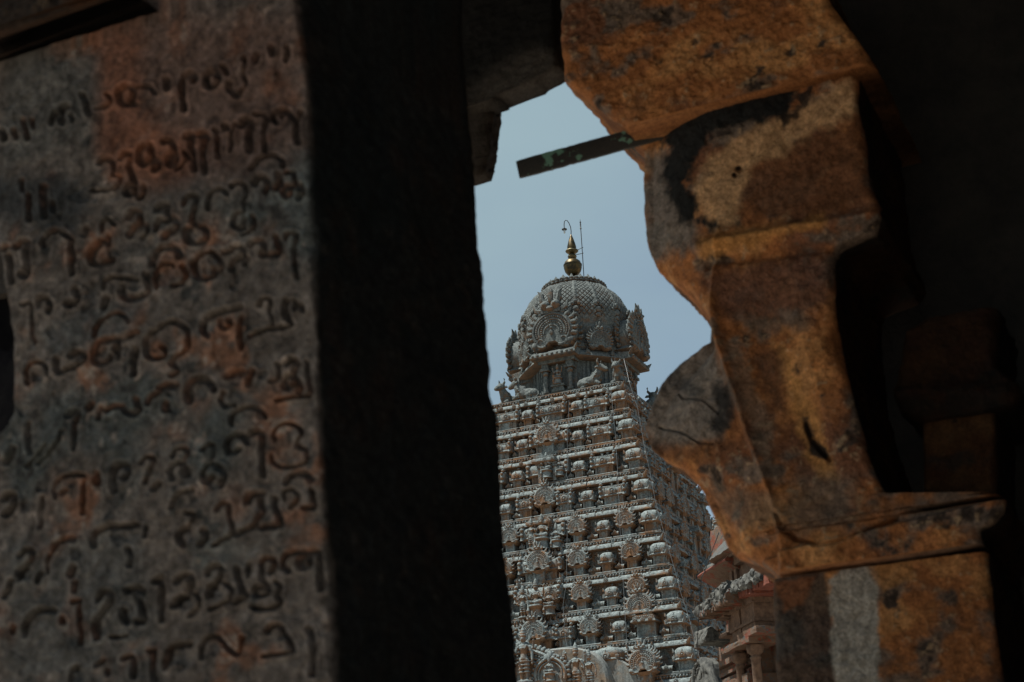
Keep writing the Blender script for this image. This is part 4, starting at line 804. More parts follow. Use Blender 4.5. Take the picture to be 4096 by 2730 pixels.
def cap_color(px, py, P, fr, n1, n2):
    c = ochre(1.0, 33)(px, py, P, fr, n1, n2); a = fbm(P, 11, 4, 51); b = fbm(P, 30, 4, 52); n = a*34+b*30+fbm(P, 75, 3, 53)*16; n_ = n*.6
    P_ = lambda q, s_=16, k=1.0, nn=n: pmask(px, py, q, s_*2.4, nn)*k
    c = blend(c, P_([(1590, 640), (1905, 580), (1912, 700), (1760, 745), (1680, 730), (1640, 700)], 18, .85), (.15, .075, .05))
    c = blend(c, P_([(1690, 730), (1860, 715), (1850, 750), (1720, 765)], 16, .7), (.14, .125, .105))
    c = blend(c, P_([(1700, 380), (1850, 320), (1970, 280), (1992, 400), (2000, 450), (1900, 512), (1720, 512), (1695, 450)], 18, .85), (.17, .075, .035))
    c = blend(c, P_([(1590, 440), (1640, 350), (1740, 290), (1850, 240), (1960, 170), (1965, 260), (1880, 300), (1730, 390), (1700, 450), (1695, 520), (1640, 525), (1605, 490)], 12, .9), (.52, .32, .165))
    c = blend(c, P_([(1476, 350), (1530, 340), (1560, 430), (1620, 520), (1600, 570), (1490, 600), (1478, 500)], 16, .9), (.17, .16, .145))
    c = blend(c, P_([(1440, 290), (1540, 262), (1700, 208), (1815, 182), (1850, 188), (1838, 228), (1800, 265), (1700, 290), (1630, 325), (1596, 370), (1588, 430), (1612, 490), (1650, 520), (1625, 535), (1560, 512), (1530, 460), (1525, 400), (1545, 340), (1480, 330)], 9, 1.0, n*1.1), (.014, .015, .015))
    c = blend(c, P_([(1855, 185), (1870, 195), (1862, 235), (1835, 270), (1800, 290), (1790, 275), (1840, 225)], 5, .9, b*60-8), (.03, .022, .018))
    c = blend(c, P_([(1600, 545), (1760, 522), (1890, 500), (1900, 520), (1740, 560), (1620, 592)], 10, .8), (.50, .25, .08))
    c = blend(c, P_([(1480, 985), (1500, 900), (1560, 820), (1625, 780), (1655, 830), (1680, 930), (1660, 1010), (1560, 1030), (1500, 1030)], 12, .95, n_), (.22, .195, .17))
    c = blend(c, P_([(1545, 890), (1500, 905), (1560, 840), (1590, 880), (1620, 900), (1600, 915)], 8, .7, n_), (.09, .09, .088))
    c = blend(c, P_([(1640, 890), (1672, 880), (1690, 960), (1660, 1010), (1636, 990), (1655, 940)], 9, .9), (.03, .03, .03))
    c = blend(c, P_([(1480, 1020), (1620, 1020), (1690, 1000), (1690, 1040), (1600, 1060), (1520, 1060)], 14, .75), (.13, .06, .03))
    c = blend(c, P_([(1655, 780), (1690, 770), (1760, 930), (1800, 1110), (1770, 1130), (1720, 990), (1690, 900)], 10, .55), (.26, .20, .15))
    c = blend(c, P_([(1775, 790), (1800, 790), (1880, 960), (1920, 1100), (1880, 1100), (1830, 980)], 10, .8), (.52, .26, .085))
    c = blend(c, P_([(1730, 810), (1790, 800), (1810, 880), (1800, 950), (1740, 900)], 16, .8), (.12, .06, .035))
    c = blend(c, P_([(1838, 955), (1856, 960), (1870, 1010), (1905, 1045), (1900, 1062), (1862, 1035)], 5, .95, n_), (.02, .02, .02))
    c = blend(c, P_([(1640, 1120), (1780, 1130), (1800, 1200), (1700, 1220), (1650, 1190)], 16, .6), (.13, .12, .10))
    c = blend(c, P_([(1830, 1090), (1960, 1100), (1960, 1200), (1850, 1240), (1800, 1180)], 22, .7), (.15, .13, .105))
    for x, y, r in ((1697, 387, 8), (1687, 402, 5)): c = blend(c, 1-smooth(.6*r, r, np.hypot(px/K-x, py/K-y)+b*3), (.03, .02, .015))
    c = c*(1+.35*fbm(P, 55, 4, 54)+.22*fbm(P, 22, 3, 55))[:, None]; c[~fr] *= np.where(px[~fr] > 1850*K, .28, .6)[:, None]; return c  # capital sides darkened again, as shade in the colour
zs_ = on_y(1778*K, 1322*K, Y2)[2]; zc = on_y(1960*K, 142*K, Y2)[2]
pil = tag(empty('ochre_pillar', (on_y(1950*K, 1300*K, Y2)[0], Y2+.3, .6)), 'ochre stained stone pillar with a curved carved capital, right of the opening', 'stone pillar')
def at(o, par): 
    o.matrix_parent_inverse = Matrix.Translation(-Vector(par.location)); return o
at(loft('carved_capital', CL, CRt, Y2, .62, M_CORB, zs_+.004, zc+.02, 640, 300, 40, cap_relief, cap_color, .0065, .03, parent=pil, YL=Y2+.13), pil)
def shaft_color(px, py, P, fr, n1, n2):
    c = ochre(.8, 37)(px, py, P, fr, n1, n2); a = fbm(P, 11, 4, 61); b = fbm(P, 30, 4, 62); n = a*30+b*20
    c = blend(c, pmask(px, py, [(1770, 1330), (1900, 1300), (1910, 1400), (1930, 1700), (1770, 1700)], 14, n)*.85, (.055, .052, .048))
    c = blend(c, pmask(px, py, [(1785, 1340), (1880, 1320), (1850, 1390), (1800, 1410)], 10, n)*.7, (.22, .085, .035))
    c = blend(c, pmask(px, py, [(1900, 1330), (1935, 1310), (2010, 1300), (2022, 1420), (2025, 1700), (1930, 1700), (1915, 1450)], 10, n)*.95, (.33, .32, .285))
    c = blend(c, pmask(px, py, [(1990, 1290), (2080, 1270), (2100, 1330), (2030, 1360), (2010, 1320)], 12, n)*.8, (.38, .19, .07)); c[~fr] *= np.where(px[~fr] > 1850*K, .28, .6)[:, None]; return c  # shaft sides carry painted shade, strongest on the right
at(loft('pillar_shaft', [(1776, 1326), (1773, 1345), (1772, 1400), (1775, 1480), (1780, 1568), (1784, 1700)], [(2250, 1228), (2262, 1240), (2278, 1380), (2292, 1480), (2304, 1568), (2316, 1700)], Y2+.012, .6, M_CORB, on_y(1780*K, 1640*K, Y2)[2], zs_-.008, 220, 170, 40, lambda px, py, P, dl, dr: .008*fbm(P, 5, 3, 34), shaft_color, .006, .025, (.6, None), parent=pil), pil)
zC = on_y(1600*K, 248*K, Y2-.10)[2]
def beam_relief(px, py, P, dl, dr): return -.16*smooth(0, .5, .55-dl)**1.5*0+.012*fbm(P, 4, 4, 35)
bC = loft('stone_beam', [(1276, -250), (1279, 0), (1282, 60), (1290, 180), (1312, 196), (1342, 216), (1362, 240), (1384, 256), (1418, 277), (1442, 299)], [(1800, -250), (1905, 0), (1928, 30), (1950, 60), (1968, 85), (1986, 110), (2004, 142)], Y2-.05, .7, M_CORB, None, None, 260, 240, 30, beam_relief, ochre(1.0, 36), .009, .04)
tag(bC, 'orange brown rough stone block resting on the carved capital at the top', 'stone beam')
# --- darker masonry: bracket and pillar behind the inscribed pillar, far right pilaster, walls, unseen ceiling and floor
def shaded(base=(.05, .047, .042), s0=70, amt=1.0):  # dark colour stands in for shade on the rear bracket and block
    def f(px, py, P, fr, n1, n2):
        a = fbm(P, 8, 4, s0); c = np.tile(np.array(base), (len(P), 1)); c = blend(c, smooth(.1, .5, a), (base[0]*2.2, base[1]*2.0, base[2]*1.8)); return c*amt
    return f
Y3 = at_depth(1200*K, 200*K, 5.3)[1]
bk = tag(empty('dark_pillar', (on_y(900*K, 500*K, Y3)[0], Y3+.3, .6)), 'black stone pillar with a stepped capital, mostly hidden behind the inscribed pillar', 'stone pillar')
def brk_relief(px, py, P, dl, dr):
    x, y = px/K, py/K; lo = np.interp(x, [1060, 1145, 1200, 1290], [276, 250, 228, 176]); return -.30*smooth(70, 0, lo-y)*0-.25*(1-smooth(0, 95, lo-y))
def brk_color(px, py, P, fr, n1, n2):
    c = shaded((.007, .0075, .0075), 71)(px, py, P, fr, n1, n2); a = fbm(P, 9, 4, 73)
    return blend(c, pmask(px, py, [(1060, 290), (1070, 215), (1150, 150), (1230, 110), (1300, 150), (1300, 180), (1150, 260)], 50, a*40)*.8, (.06, .054, .047))  # lower zone painted lighter, as if lit from the ground
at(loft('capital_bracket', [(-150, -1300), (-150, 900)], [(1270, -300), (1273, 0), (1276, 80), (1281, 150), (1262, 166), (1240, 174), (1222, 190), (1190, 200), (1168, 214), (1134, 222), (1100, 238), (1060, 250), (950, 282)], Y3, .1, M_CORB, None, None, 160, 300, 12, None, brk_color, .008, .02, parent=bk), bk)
at(loft('capital_block', [(-150, 150), (-150, 1000)], [(1130, 210), (1131, 236), (1127, 274), (1125, 300), (1120, 330), (1118, 360), (1112, 388), (1106, 396), (1078, 404), (1062, 408)], Y3+.06, .08, M_CORB, None, None, 90, 60, 12, None, shaded((.035, .03, .025), 72), .008, .015, parent=bk), bk)
q = MB(); x0, x1 = on_y(-150*K, 800*K, Y3)[0], on_y(840*K, 800*K, Y3)[0]; q.box(x0, x1, Y3+.10, Y3+.5, .6, 5.4)
M_DARK, nt_, b_ = newmat('shade_dark_stone'); g_ = world_pos(nt_); n_ = noise(nt_, g_.outputs['Position'], 7, 6, .7)
nt_.links.new(ramp(nt_, n_, [(.3, (.006, .007, .008)), (.75, (.03, .029, .027))]).outputs[0], b_.inputs['Base Color']); b_.inputs['Roughness'].default_value = .9; bump(nt_, n_, .6, .03, b_)  # near-black colour stands in for shade on ceiling and walls
M_BLK, nt_, b_ = newmat('shade_black_stone'); g_ = world_pos(nt_); n_ = noise(nt_, g_.outputs['Position'], 7, 6, .7)
nt_.links.new(ramp(nt_, n_, [(.3, (.002, .002, .003)), (.75, (.008, .008, .008))]).outputs[0], b_.inputs['Base Color']); b_.inputs['Roughness'].default_value = 1; b_.inputs['Specular IOR Level'].default_value = 0  # blacker still, so the sunlit rear shaft reads as shaded
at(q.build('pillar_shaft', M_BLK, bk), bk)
Y4 = Y2+.16
far = tag(empty('side_pilaster', (on_y(2200*K, 1000*K, Y4)[0], Y4+.2, .6)), 'dim stone pilaster with a projecting capital in the dark, right of the ochre pillar', 'pilaster')
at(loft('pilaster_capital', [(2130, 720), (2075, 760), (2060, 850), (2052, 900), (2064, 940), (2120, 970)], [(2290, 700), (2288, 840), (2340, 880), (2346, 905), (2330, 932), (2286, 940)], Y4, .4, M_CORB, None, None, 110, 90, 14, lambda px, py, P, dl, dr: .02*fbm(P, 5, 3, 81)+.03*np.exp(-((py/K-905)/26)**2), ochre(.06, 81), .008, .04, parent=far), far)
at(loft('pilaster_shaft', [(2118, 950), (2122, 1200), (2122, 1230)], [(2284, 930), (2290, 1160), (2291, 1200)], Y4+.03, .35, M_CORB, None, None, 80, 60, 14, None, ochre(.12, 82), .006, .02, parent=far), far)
def room(name, x0, x1, y0, y1, z0, z1, label, cat, mat=None):
    q = MB(); q.box(x0, x1, y0, y1, z0, z1); o = q.build(name, mat or M_DARK); return tag(o, label, cat)
cx, cy = CP[0], CP[1]
xk = cx-1.5
q = MB(); PL = [(cx-3.3, cy-1.0), (cx+3, cy-1.0), (cx+3, cy+8.5), (xk, cy+8.5), (xk, cy+4.55), (cx-3.3, cy+4.55)]  # unseen slab, outline shaped to keep direct sun off the stones
q.grid(np.array([[(x, y, z) for x, y in PL] for z in (5.4, 5.8)]), True, True); tag(q.build('unseen_shade_ceiling', M_DARK), 'unseen black stone ceiling slabs over the gallery', 'ceiling')
xr = on_y(2340*K, 900*K, Y2)[0]
room('unseen_gallery_wall', cx+1.7, cx+2.1, cy-3, cy+7.2, .6, 5.4, 'unseen dark stone wall along the right side of the gallery', 'wall')
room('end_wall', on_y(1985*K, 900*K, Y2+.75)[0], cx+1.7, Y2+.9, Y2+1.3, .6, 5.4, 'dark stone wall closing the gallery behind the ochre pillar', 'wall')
M_FLOOR, nt_, b_ = newmat('pale_bounce_floor'); g_ = world_pos(nt_); n_ = noise(nt_, g_.outputs['Position'], 3, 6, .65)
nt_.links.new(ramp(nt_, n_, [(.3, (.34, .26, .18)), (.7, (.50, .40, .30))]).outputs[0], b_.inputs['Base Color']); b_.inputs['Roughness'].default_value = .9  # unseen floor, kept pale to bounce sunlight onto the pillars
fl = room('unseen_bounce_floor', cx-4.5, cx+6, cy-6, cy+6.0, .0, .6, None, None, M_FLOOR); tag(fl, kind='structure')
g = MB(); g.box(-900, 900, -900, 900, -1, 0); M_GR, nt_, b_ = newmat('sandy_ground'); g_ = world_pos(nt_); n_ = noise(nt_, g_.outputs['Position'], .6, 6, .6)
nt_.links.new(ramp(nt_, n_, [(.3, (.20, .17, .14)), (.7, (.29, .25, .21))]).outputs[0], b_.inputs['Base Color']); b_.inputs['Roughness'].default_value = 1
tag(g.build('ground', M_GR), kind='structure')
# --- flaking green iron bar let into the capital
Yb = Y2-.02; A = on_y(1190*K, 391*K, Yb); B_ = on_y(1520*K, 300*K, Yb+.10); hgt = np.linalg.norm(on_y(1187*K, 372*K, Yb)-on_y(1195*K, 410*K, Yb))
M_BAR, nt_, b_ = newmat('flaking_green_paint'); g_ = world_pos(nt_); n_ = noise(nt_, g_.outputs['Position'], 16, 5, .65); n2_ = noise(nt_, g_.outputs['Position'], 130, 3, .6)
base_ = mixc(nt_, ramp(nt_, n2_, [(.35, (0, 0, 0)), (.7, (1, 1, 1))]).outputs[0], (.018, .021, .021), (.04, .032, .025))
c_ = mixc(nt_, ramp(nt_, n_, [(.565, (0, 0, 0)), (.585, (1, 1, 1))]).outputs[0], base_, mixc(nt_, n2_, (.05, .20, .15), (.22, .36, .27)))
nt_.links.new(c_, b_.inputs['Base Color']); b_.inputs['Roughness'].default_value = .7; bump(nt_, n_, .5, .004, b_)
d_ = (B_-A); L_ = np.linalg.norm(d_); d_ /= L_; up_ = np.array([0, 0, 1.])-d_*d_[2]; up_ /= np.linalg.norm(up_); nn_ = np.cross(d_, up_)
q = MB(); nseg = 40; G = []
for i in range(nseg+1):
    c0 = A+d_*L_*i/nseg; h_ = hgt/2*(1+.02*rng.normal()); G.append([c0+up_*h_*a_+nn_*.006*b2 for a_, b2 in ((-1, -.8), (-.9, -1), (.9, -1), (1, -.8), (1, .8), (.9, 1), (-.9, 1), (-1, .8))])
q.grid(np.array(G), True, True); tag(q.build('iron_bar', M_BAR), 'flat iron bar with flaking green paint sticking out of the carved capital into the sky', 'iron bar')
# ------------------------------------------------------------------ plastered roofs, portal gable and standing figures at the foot of the visible tower
def vault(name, xc, w_, ztop, y0, y1, drop, pw=2.4):
    b = MB(); t = np.linspace(0, math.pi, 33); G = []
    ys = np.r_[y0-.05, np.linspace(y0, y1, 14)]
    for i, y in enumerate(ys):
        k = .97 if i == 0 else 1; c, s_ = np.cos(t), np.sin(t)
        x = xc+k*w_*np.sign(c)*np.abs(c)**(2/pw); z = ztop-drop+k*drop*np.abs(s_)**(2/pw)
        x = np.r_[x[0], x, x[-1]]; z = np.r_[-11.5, z, -11.5]; G.append(np.stack([x, np.full(35, y), z+.02*np.sin(y*3+x*2)], 1))
    b.grid(np.array(G), False); b.f.append(tuple(range(35))[::-1]); return place(b, name, M_PLASTER)
F = lambda x, y, o: on_front(x, y, o)
oA = ak(9)+.55
tA = F(2376, 2617, oA); lA = F(2130, 2577, oA); rA = F(2428, 2725, oA)
vault('plaster_roof', (tA[0]-1.5), rA[0]+.06-(tA[0]-1.5), F(2240, 2590, oA)[2], -oA, -ak(8)+.2, 1.25, 3.0)
oB = ak(9)+.20; tB = F(2458, 2612, oB); rB = F(2560, 2725, oB)
vault('plaster_roof', tB[0]-.75, rB[0]-tB[0]+.80, tB[2], -oB, -ak(9)+.3, 1.1, 2.3)
put('e', F(2433, 2685, oB-.02), 0, .95)
b = MB(); P0 = F(2400, 2722, oA+.15); P1 = F(2552, 2722, oA+.15)
for i in range(6): b.ball(P0+(P1-P0)*i/5, .05, 8, 6)
place(b, 'plaster_studs', M_TOWER) if False else None
oG = ak(9)+1.05; g0 = F(2099, 2700, oG); cx_ = F(2092, 2700, oG)[0]; zt_ = F(2098, 2598, oG)[2]
b = MB(); r = 1.15; zc_ = zt_-r                              # portal gable with a main and a side arch, leaf border and bead rows
a = np.linspace(-.3, math.pi+.3, 41); b.prism([(cx_+r*math.cos(q), zc_+r*.98*math.sin(q)) for q in a]+[(cx_-r, -11.6), (cx_+r*.98, -11.6)], -oG+.12, -oG+.75)
for rr, tr in ((r*.98, .06), (r*.84, .035), (r*.74, .05)): b.tube([(cx_+rr*math.cos(q), -oG+.08, zc_+rr*.98*math.sin(q)) for q in np.linspace(-.2, math.pi+.2, 40)], tr, 6)
for i in range(34):
    q = -.1+(math.pi+.2)*i/33; b.ball((cx_+r*.91*math.cos(q), -oG+.06, zc_+r*.89*math.sin(q)), .035, 6, 5)
    c, s_ = math.cos(q), math.sin(q); M = np.array([[c, 0, -s_], [0, 1, 0], [s_, 0, c]]); b.ball((cx_+r*1.07*c, -oG+.16, zc_+r*1.05*s_), (.11, .1, .075), 8, 5, M)
for sg in (-1, 1): b.ball((cx_+sg*.1, -oG+.05, zt_+.12), (.1, .1, .1), 8, 6); b.tube([(cx_+sg*.1, -oG+.1, zt_+.15), (cx_+sg*.2, -oG+.1, zt_+.3)], [.07, .015], 6)
b.ball((cx_, -oG+.1, zt_+.22), (.06, .07, .16), 8, 6)
s2 = F(2200, 2652, oG); r2 = .42
a = np.linspace(-.2, math.pi+.2, 25); b.prism([(s2[0]+r2*math.cos(q), s2[2]-.32+r2*math.sin(q)) for q in a]+[(s2[0]-r2, -11.6), (s2[0]+r2, -11.6)], -oG+.0, -oG+.5)
for rr, tr in ((.42, .05), (.33, .03)): b.tube([(s2[0]+rr*math.cos(q), -oG-.02, s2[2]-.32+rr*math.sin(q)) for q in np.linspace(-.3, math.pi+.3, 24)], tr, 6)
for i in range(15):
    q = -.1+(math.pi+.2)*i/14; b.ball((s2[0]+.5*math.cos(q), -oG+.02, s2[2]-.32+.5*math.sin(q)), .06, 7, 5)
b.ball((s2[0], -oG, s2[2]+.16), (.1, .08, .16), 8, 6); b.ball((s2[0]-.1, -oG-.02, s2[2]+.1), .07, 7, 5); b.ball((s2[0]+.1, -oG-.02, s2[2]+.1), .07, 7, 5)
place(b, 'portal_gable', M_TOWER)
FIG = [(STAND4, 2100, 2730, oG+.12, 1.15, 'big four armed deity in a tall crown under the arched gable, lowest on the left'),
       (SEAT2, 2200, 2726, oG+.12, .55, 'small seated figure in the side arch of the lowest gable'),
       (STANDF, 2264, 2752, oA+.25, .78, 'standing figure at the left of the trio in front of the plaster roof'),
       (STAND4, 2310, 2770, oA+.3, 1.02, 'tall standing four armed deity in the middle of the trio at the plaster roof'),
       (STANDF, 2362, 2764, oA+.25, .86, 'standing female figure at the right of the trio before the plaster roof')]
for me, px, py, o_, s_, lb in FIG: statue_from(me, 'deity_statue', M_TOWER, F(px, py, o_), 0, s_, lb, 'statue', 'deity statues on the tower front')
# ------------------------------------------------------------------ wires hanging on the tower
def wire(name, pts, rad, mat, label, out):
    V = [W3(on_front(x, y, o_)) for x, y, o_ in pts]; P = []
    for a_, b_ in zip(V[:-1], V[1:]):
        for i in range(5): P.append(a_+(b_-a_)*i/5+rng.normal(0, .006, 3))
    P.append(V[-1]); b = MB(); b.tube(P, rad, 5); return tag(b.build(name, mat), label, 'wire')
def zo(y, e=.16): return A0+AB*max(0, np.interp(y, [1526, 1641, 1755, 1876, 2001, 2126, 2263, 2401, 2538, 2680], range(10)))+e
wp = lambda L, e=.16: [(x, y, zo(y, e)) for x, y in L]
wire('hanging_wire', wp([(2442, 1545), (2452, 1640), (2463, 1760), (2471, 1900), (2476, 2000), (2480, 2110), (2488, 2260), (2497, 2400), (2504, 2520), (2512, 2640), (2517, 2730)]), .008, M_WIREW, 'pale wire hanging straight down the front of the tower right of its centre', 0)
wire('hanging_wire', wp([(2276, 1600), (2274, 1680), (2268, 1760), (2272, 1830), (2266, 1900), (2276, 1935), (2270, 2060), (2268, 2170), (2266, 2330), (2252, 2420), (2262, 2560), (2276, 2610)], .1), .008, M_WIREW, 'crooked thin wire dangling near the middle of the tower front', 0)
V = [(2460, 1430, 2.0), (2447, 1545, 2.1)]; wire('hanging_wire', V, .008, M_WIREW, 'left of two pale wires dropping from the dome eave past the bulls', 0)
wire('hanging_wire', [(2495, 1435, 1.9)]+wp([(2520, 1540), (2552, 1640), (2578, 1790), (2598, 1880), (2620, 2000), (2650, 2110), (2690, 2250), (2726, 2380), (2752, 2460), (2790, 2600), (2800, 2640)], .25), .0075, M_WIREW, 'pale wire slanting down along the right corner of the tower', 0)
# ------------------------------------------------------------------ ruined brick shrine in front of the tower's right flank
M_BRICK, nt_, b_ = newmat('ruined_plaster_brick'); g_ = world_pos(nt_); pos_ = g_.outputs['Position']
n1_ = noise(nt_, pos_, 2.6, 6, .7, .4); n2_ = noise(nt_, pos_, 7, 5, .7); n3_ = noise(nt_, pos_, 26, 4, .7); sx_ = node(nt_, 'ShaderNodeSeparateXYZ'); nt_.links.new(g_.outputs['Normal'], sx_.inputs[0])
c_ = mixc(nt_, ramp(nt_, n2_, [(.35, (0, 0, 0)), (.65, (1, 1, 1))]).outputs[0], (.10, .052, .028), (.145, .092, .058))
c_ = mixc(nt_, ramp(nt_, n1_, [(.545, (0, 0, 0)), (.56, (1, 1, 1))]).outputs[0], c_, mixc(nt_, n3_, (.13, .028, .012), (.19, .048, .02)))
dk_ = mul(nt_, mul(nt_, n2_, .9), mul(nt_, sx_.outputs['Z'], .22), 'ADD')
c_ = mixc(nt_, ramp(nt_, dk_, [(.47, (0, 0, 0)), (.56, (1, 1, 1))]).outputs[0], c_, mixc(nt_, n3_, (.018, .021, .021), (.12, .127, .12)))
nt_.links.new(c_, b_.inputs['Base Color']); b_.inputs['Roughness'].default_value = .95; bump(nt_, mul(nt_, n2_, n3_, 'ADD'), .8, .05, b_)
def plain_stone(name, c0, c1):
    mt, nt, b = newmat(name); g = world_pos(nt); n = noise(nt, g.outputs['Position'], 6, 6, .7); nt.links.new(ramp(nt, n, [(.32, c0), (.68, c1)]).outputs[0], b.inputs['Base Color']); b.inputs['Roughness'].default_value = .95
    bump(nt, n, .7, .04, b); return mt
M_RED = plain_stone('red_brick_face', (.075, .018, .009), (.17, .042, .018)); M_PALE = plain_stone('pale_plaster', (.06, .032, .018), (.165, .098, .06)); M_CRUST = plain_stone('dark_crust', (.012, .014, .014), (.13, .13, .115))
TH = R(-50); E1 = np.array([math.cos(TH), math.sin(TH), 0]); E2 = np.array([-E1[1], E1[0], 0])     # left face runs along E1, right face along E2
DS = 44.0
corner = at_depth(2985, 2600, DS); NL = np.array([-E2[0], -E2[1], 0])   # outward normal of the left face
ruin = tag(empty('brick_shrine', (corner[0], corner[1], 0)), 'crumbling plaster and red brick shrine with round columns, between tower and ochre pillar', 'shrine')
def on_face(px, py, out=0., which='L'):      # point of a vertical face plane through the corner, moved outwards
    n = NL if which == 'L' else E1; o = corner+n*out; d = ray(px, py); return CP+d*(((o-CP)@n)/(d@n))
def loc_of(P): q = P-corner; return np.array([q@E1, q@E2, P[2]])          # x along left face, y into the building
RM = np.stack([E1, E2, np.array([0, 0, 1.])], 1)
def rbuild(mb, name, mat, rough=.0, parent=None):
    V = np.concatenate(mb.v); 
    mb.v = [V]
    if rough: mb.v = [V+np.stack([fbm(V, 5.0, 5, s_, .68) for s_ in (1, 2, 3)], 1)*rough*1.1]
    mb.v = [mb.v[0]@RM.T+np.array([corner[0]-ruin.location.x, corner[1]-ruin.location.y, 0])]
    return mb.build(name, mat, parent or ruin, 50)
def sub(mb, n=1):                            # finer faces so that the edges can crumble
    bm = bmesh.new(); me = bpy.data.meshes.new('t'); me.from_pydata(np.concatenate(mb.v).tolist(), [], mb.f); bm.from_mesh(me)
    for _ in range(n): bmesh.ops.subdivide_edges(bm, edges=bm.edges[:], cuts=2, use_grid_fill=True)
    bm.to_mesh(me); o = MB(); o.add([v.co[:] for v in me.vertices], [tuple(p.vertices) for p in me.polygons]); bm.free(); bpy.data.meshes.remove(me); return o
import bmesh
zL = lambda px, py, out=0., wh='L': loc_of(on_face(px, py, out, wh))
# lower body: the wall behind, base mouldings
w0 = zL(2805, 2560)[0]; zr = zL(2985, 2440)[2]
b = MB(); b.box(w0, -.25, .55, 4.5, 0, zr-.05); b.box(-.25, .9, .9, 4.5, 0, zr); rbuild(sub(b, 2), 'shrine_wall', M_BRICK, .05)
b = MB(); zm = [zL(2900, y)[2] for y in (2622, 2650, 2672, 2690, 2705, 2730)]
for i, (o_, k) in enumerate(((.30, 0), (.12, 1), (.24, 2), (.1, 3), (.34, 4))): b.box(w0-.1, -.3, .5-o_, 1.2, zm[k+1]+.02, zm[k]-.01)
b.box(w0-.25, -.1, 0, 1.2, 0, zm[5]); rbuild(sub(b, 2), 'base_moulding', M_BRICK, .035)
# two round columns with cushion capitals and a broken slab over them
def column(pxt, pyt, pxb, wpx):
    P = zL(pxt, pyt, .0); r = wpx/2*DS/FPX; c = MB()
    c.lathe([(r*1.05, 0), (r*1.0, P[2]-1.3), (r*.92, P[2]-.34), (r*1.1, P[2]-.31), (r*1.1, P[2]-.26), (r*.95, P[2]-.24), (r*.95, P[2]-.2), (r*1.55, P[2]-.13), (r*1.75, P[2]-.02), (r*1.6, P[2]+.07), (r*1.1, P[2]+.1), (r*1.0, P[2]+.14), (r*1.5, P[2]+.26), (r*2.1, P[2]+.36)], 22, (P[0], .05, 0))
    rbuild(c, 'column', M_PALE, .012); return P, r
cR = column(3013, 2592, 3022, 40); cL = column(2952, 2628, 2958, 40)
b = MB(); zs0 = cR[0][2]+.38; b.box(cL[0][0]-.45, cR[0][0]+.42, -.3, .7, zs0-.28, zs0-.13); b.box(cR[0][0]-.4, cR[0][0]+.95, -.28, .8, zs0-.13, zs0+.06); rbuild(sub(b, 2), 'architrave_slab', M_BRICK, .05)
# piers above
b = MB(); zt1 = zL(2990, 2400)[2]
for xa, xb in ((2972, 3026), (2932, 2966), (2886, 2912)):
    A_, B2 = zL(xa, 2480)[0], zL(xb, 2480)[0]; b.box(A_, B2, -.05 if xa > 2900 else .2, .8, zs0-.02, zt1); b.box(A_-.06, B2+.06, -.1, .8, zs0+.28, zs0+.36); b.box(A_-.08, B2+.08, -.14, .8, zt1-.18, zt1)
rbuild(sub(b, 2), 'pier', M_PALE, .03)
# crumbling eave along the left face and the brick edge on the right
def eave(name, xa, xb, y, z0, h, mat, amp, nx=110, out=.55):
    b = MB(); xs = np.linspace(xa, xb, nx); t = np.linspace(-.4, math.pi*.95, 26)
    G = [[(x, y-out*.5-out*math.cos(q)*.55+.0, z0+h*math.sin(q)*(.95)+h*.15) for q in t]+[(x, y+.8, z0+h*.5), (x, y+.8, z0-.05), (x, y-out*.3, z0-.06)] for x in xs]
    b.grid(np.array(G), True, True); return rbuild(b, name, mat, amp)
e0, e1 = zL(2836, 2452, .3), zL(2988, 2362, .3)
eave('broken_eave', zL(2838, 2430, .3)[0], zL(2955, 2380, .3)[0], -.1, zt1-.06, .36, M_BRICK, .16)
b = MB(); xe = zL(2962, 2380, .3)[0]
for i in range(7): b.box(xe+i*.36, xe+i*.36+(.34 if i != 2 else .2), -.36-.03*(i % 2), .5, zt1-.02-.02*(i % 3), zt1+.25-.015*(i % 2), .01, .01)
rbuild(sub(b, 2), 'brick_course', M_RED, .045)
eave('mortar_crust', xe-.1, 2.4, -.02, zt1+.2, .30, M_CRUST, .16, 60, .45)
for i in range(3): eave('mortar_crust', zL(2832+i*34, 2440-i*22, .3)[0], zL(2880+i*34, 2440-i*22, .3)[0], -.16, zt1+.02+.03*i, .30+.06*i, M_CRUST, .2, 26, .5)
eave('broken_eave', zL(2780, 2480, .2)[0], zL(2832, 2480, .2)[0], .1, zt1-.62, .34, M_CRUST, .13, 20, .4)
# upper storey: brick cornice, small pavilion, red eave and plastered stub tower
b = MB(); z1 = zt1+.36; z2 = zL(2950, 2315, -.2)[2]
b.box(zL(2880, 2380, .1)[0], 1.8, .1, 3, z1, z1+.22); b.box(zL(2900, 2360, .1)[0], 1.6, .25, 3, z1+.2, z1+.42); rbuild(sub(b, 2), 'brick_cornice', M_BRICK, .09)
b = MB(); pa, pb = zL(2918, 2300, -.4)[0], zL(2978, 2300, -.4)[0]; zp0, zp1 = z1+.3, zL(2940, 2268, -.4)[2]
b.box(pa, pb+.6, .5, 1.8, zp0-.3, zp1); 
for x in (pa+.08, pa+.42): b.box(x-.09, x+.09, .40, .52, zp0-.3, zp1)
b.box(pa-.12, pb+.8, .3, 1.9, zp1, zp1+.24); b.box(pa-.3, pb+1.0, .15, 2.0, zp1+.24, zp1+.32); rbuild(sub(b, 1), 'pavilion', M_PALE, .015)
b = MB(); prof = [(.25, -.06), (-.25, .12), (-.2, .2), (.1, .55), (.4, .8)]
b.grid(np.array([[(x, .2+y, zp1+.26+z) for y, z in prof]+[(x, 1.6, zp1+1.0), (x, 1.6, zp1+.2)] for x in np.linspace(pa-.5, pb+1.2, 24)]), True, True); rbuild(b, 'pavilion_roof', M_BRICK, .06)
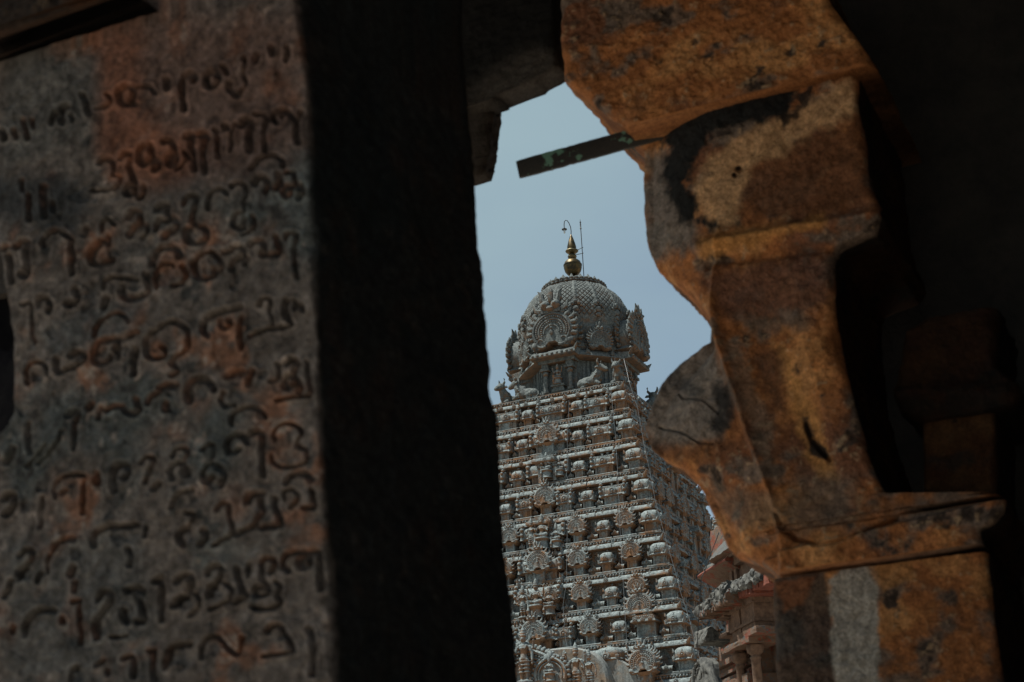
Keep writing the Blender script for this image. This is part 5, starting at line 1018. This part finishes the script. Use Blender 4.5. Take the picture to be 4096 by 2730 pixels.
ra = zL(2808, 2305, -.2); rb_ = zL(2925, 2290, -.2)
xs_ = np.linspace(ra[0], rb_[0], 24)
b = MB(); b.grid(np.array([[(x, .25+y, ra[2]+z) for y, z in ((.7, -.42), (.3, -.34), (-.05, -.16), (-.2, -.075))]+[(x, .6, ra[2]-.07), (x, 1.4, ra[2]-.07), (x, 1.4, ra[2]-.42)] for x in xs_]), True, True); rbuild(b, 'eave_soffit', M_BRICK, .02)
b = MB(); b.grid(np.array([[(x, .25+y, ra[2]+z) for y, z in ((-.2, -.07), (-.22, -.02), (-.1, .08), (.12, .17))]+[(x, .5, ra[2]+.17), (x, .5, ra[2]-.07)] for x in xs_]), True, True); rbuild(b, 'red_eave', M_RED, .02)
b = MB(); b.grid(np.array([[(x, .25+y, ra[2]+z) for y, z in ((-.02, .14), (.0, .2), (.3, .36), (.7, .48))]+[(x, 1.4, ra[2]+.42), (x, 1.4, ra[2]+.1)] for x in np.linspace(ra[0]+.1, rb_[0], 40)]), True, True); rbuild(b, 'mortar_crust', M_CRUST, .12)
b = MB(); b.box(ra[0]+.35, rb_[0]+.2, .7, 1.6, zt1-1.5, ra[2]); rbuild(sub(b, 1), 'stub_wall', M_BRICK, .03)
ta, tb = zL(2830, 2125, -.9), zL(2876, 2118, -.9); b = MB(); b.box(ta[0]-.05, tb[0]+.35, .95, 2.2, ra[2], ta[2], .05, .05); b.box(ta[0]+.25, tb[0]+.75, .75, 2.2, ra[2], ta[2]-.75, .3, .1); rbuild(sub(b, 2), 'stub_tower', M_BRICK, .05)
sp = zL(2841, 2116, -.95)
st_ = link('deity_statue', SEAT2, M_BRICK); st_.location = sp@RM.T*0+ (corner+E1*sp[0]+E2*(1.25)+np.array([0, 0, sp[2]-corner[2]])); st_.rotation_euler = (0, 0, TH+.2); st_.scale = (.62,)*3
tag(st_, 'small weathered red figure sitting on the stub of the brick shrine', 'statue')
# broken horseshoe gable in front and the black cable
b = MB(); gp = on_face(2800, 2700, 1.6); b2 = MB(); a = np.linspace(-.3, math.pi+.3, 25)
b2.prism([(.42*math.cos(q), .36*math.sin(q)*1.15) for q in a]+[(-.75, -.5), (.75, -.5)], 0, .4, .05); ring(b2, 0, .0, 0, .3, .05, -.2, math.pi+.2, 16); ring(b2, 0, 0, -.0, .16, .03, 0, 6.2, 16); b2.ball((0, -.02, .3), (.09, .06, .06), 8, 6)
for sg in (-1, 1): b2.tube([(sg*.42, .1, .2), (sg*.6, .1, -.1), (sg*.78, .1, -.45)], [.12, .12, .14], 8)
b2 = sub(b2, 1); V = np.concatenate(b2.v); b2.v = [V+np.stack([fbm(V, 5, 3, s_) for s_ in (4, 5, 6)], 1)*.05]; gl = loc_of(gp)
b.join(b2, None, (gl[0], gl[1], gp[2]+.05)); rbuild(b, 'broken_gable', M_CRUST, 0)
b = MB(); P = [at_depth(x, y, DS-2.2) for x, y in ((2876, 2130), (2850, 2200), (2822, 2280), (2806, 2310), (2801, 2380), (2795, 2460), (2791, 2540), (2786, 2650))]
Q = []
for a_, c2 in zip(P[:-1], P[1:]): Q += [a_+(c2-a_)*i/4 for i in range(4)]
Q.append(P[-1]); b.tube(Q, .012, 5); tag(b.build('black_cable', M_WIRED), 'black cable strung down past the red eave of the brick shrine', 'cable')
for key in list(PK):
    if key not in used:
        o = PK[key]
        for c_ in list(o.children): bpy.data.objects.remove(c_)
        bpy.data.objects.remove(o)
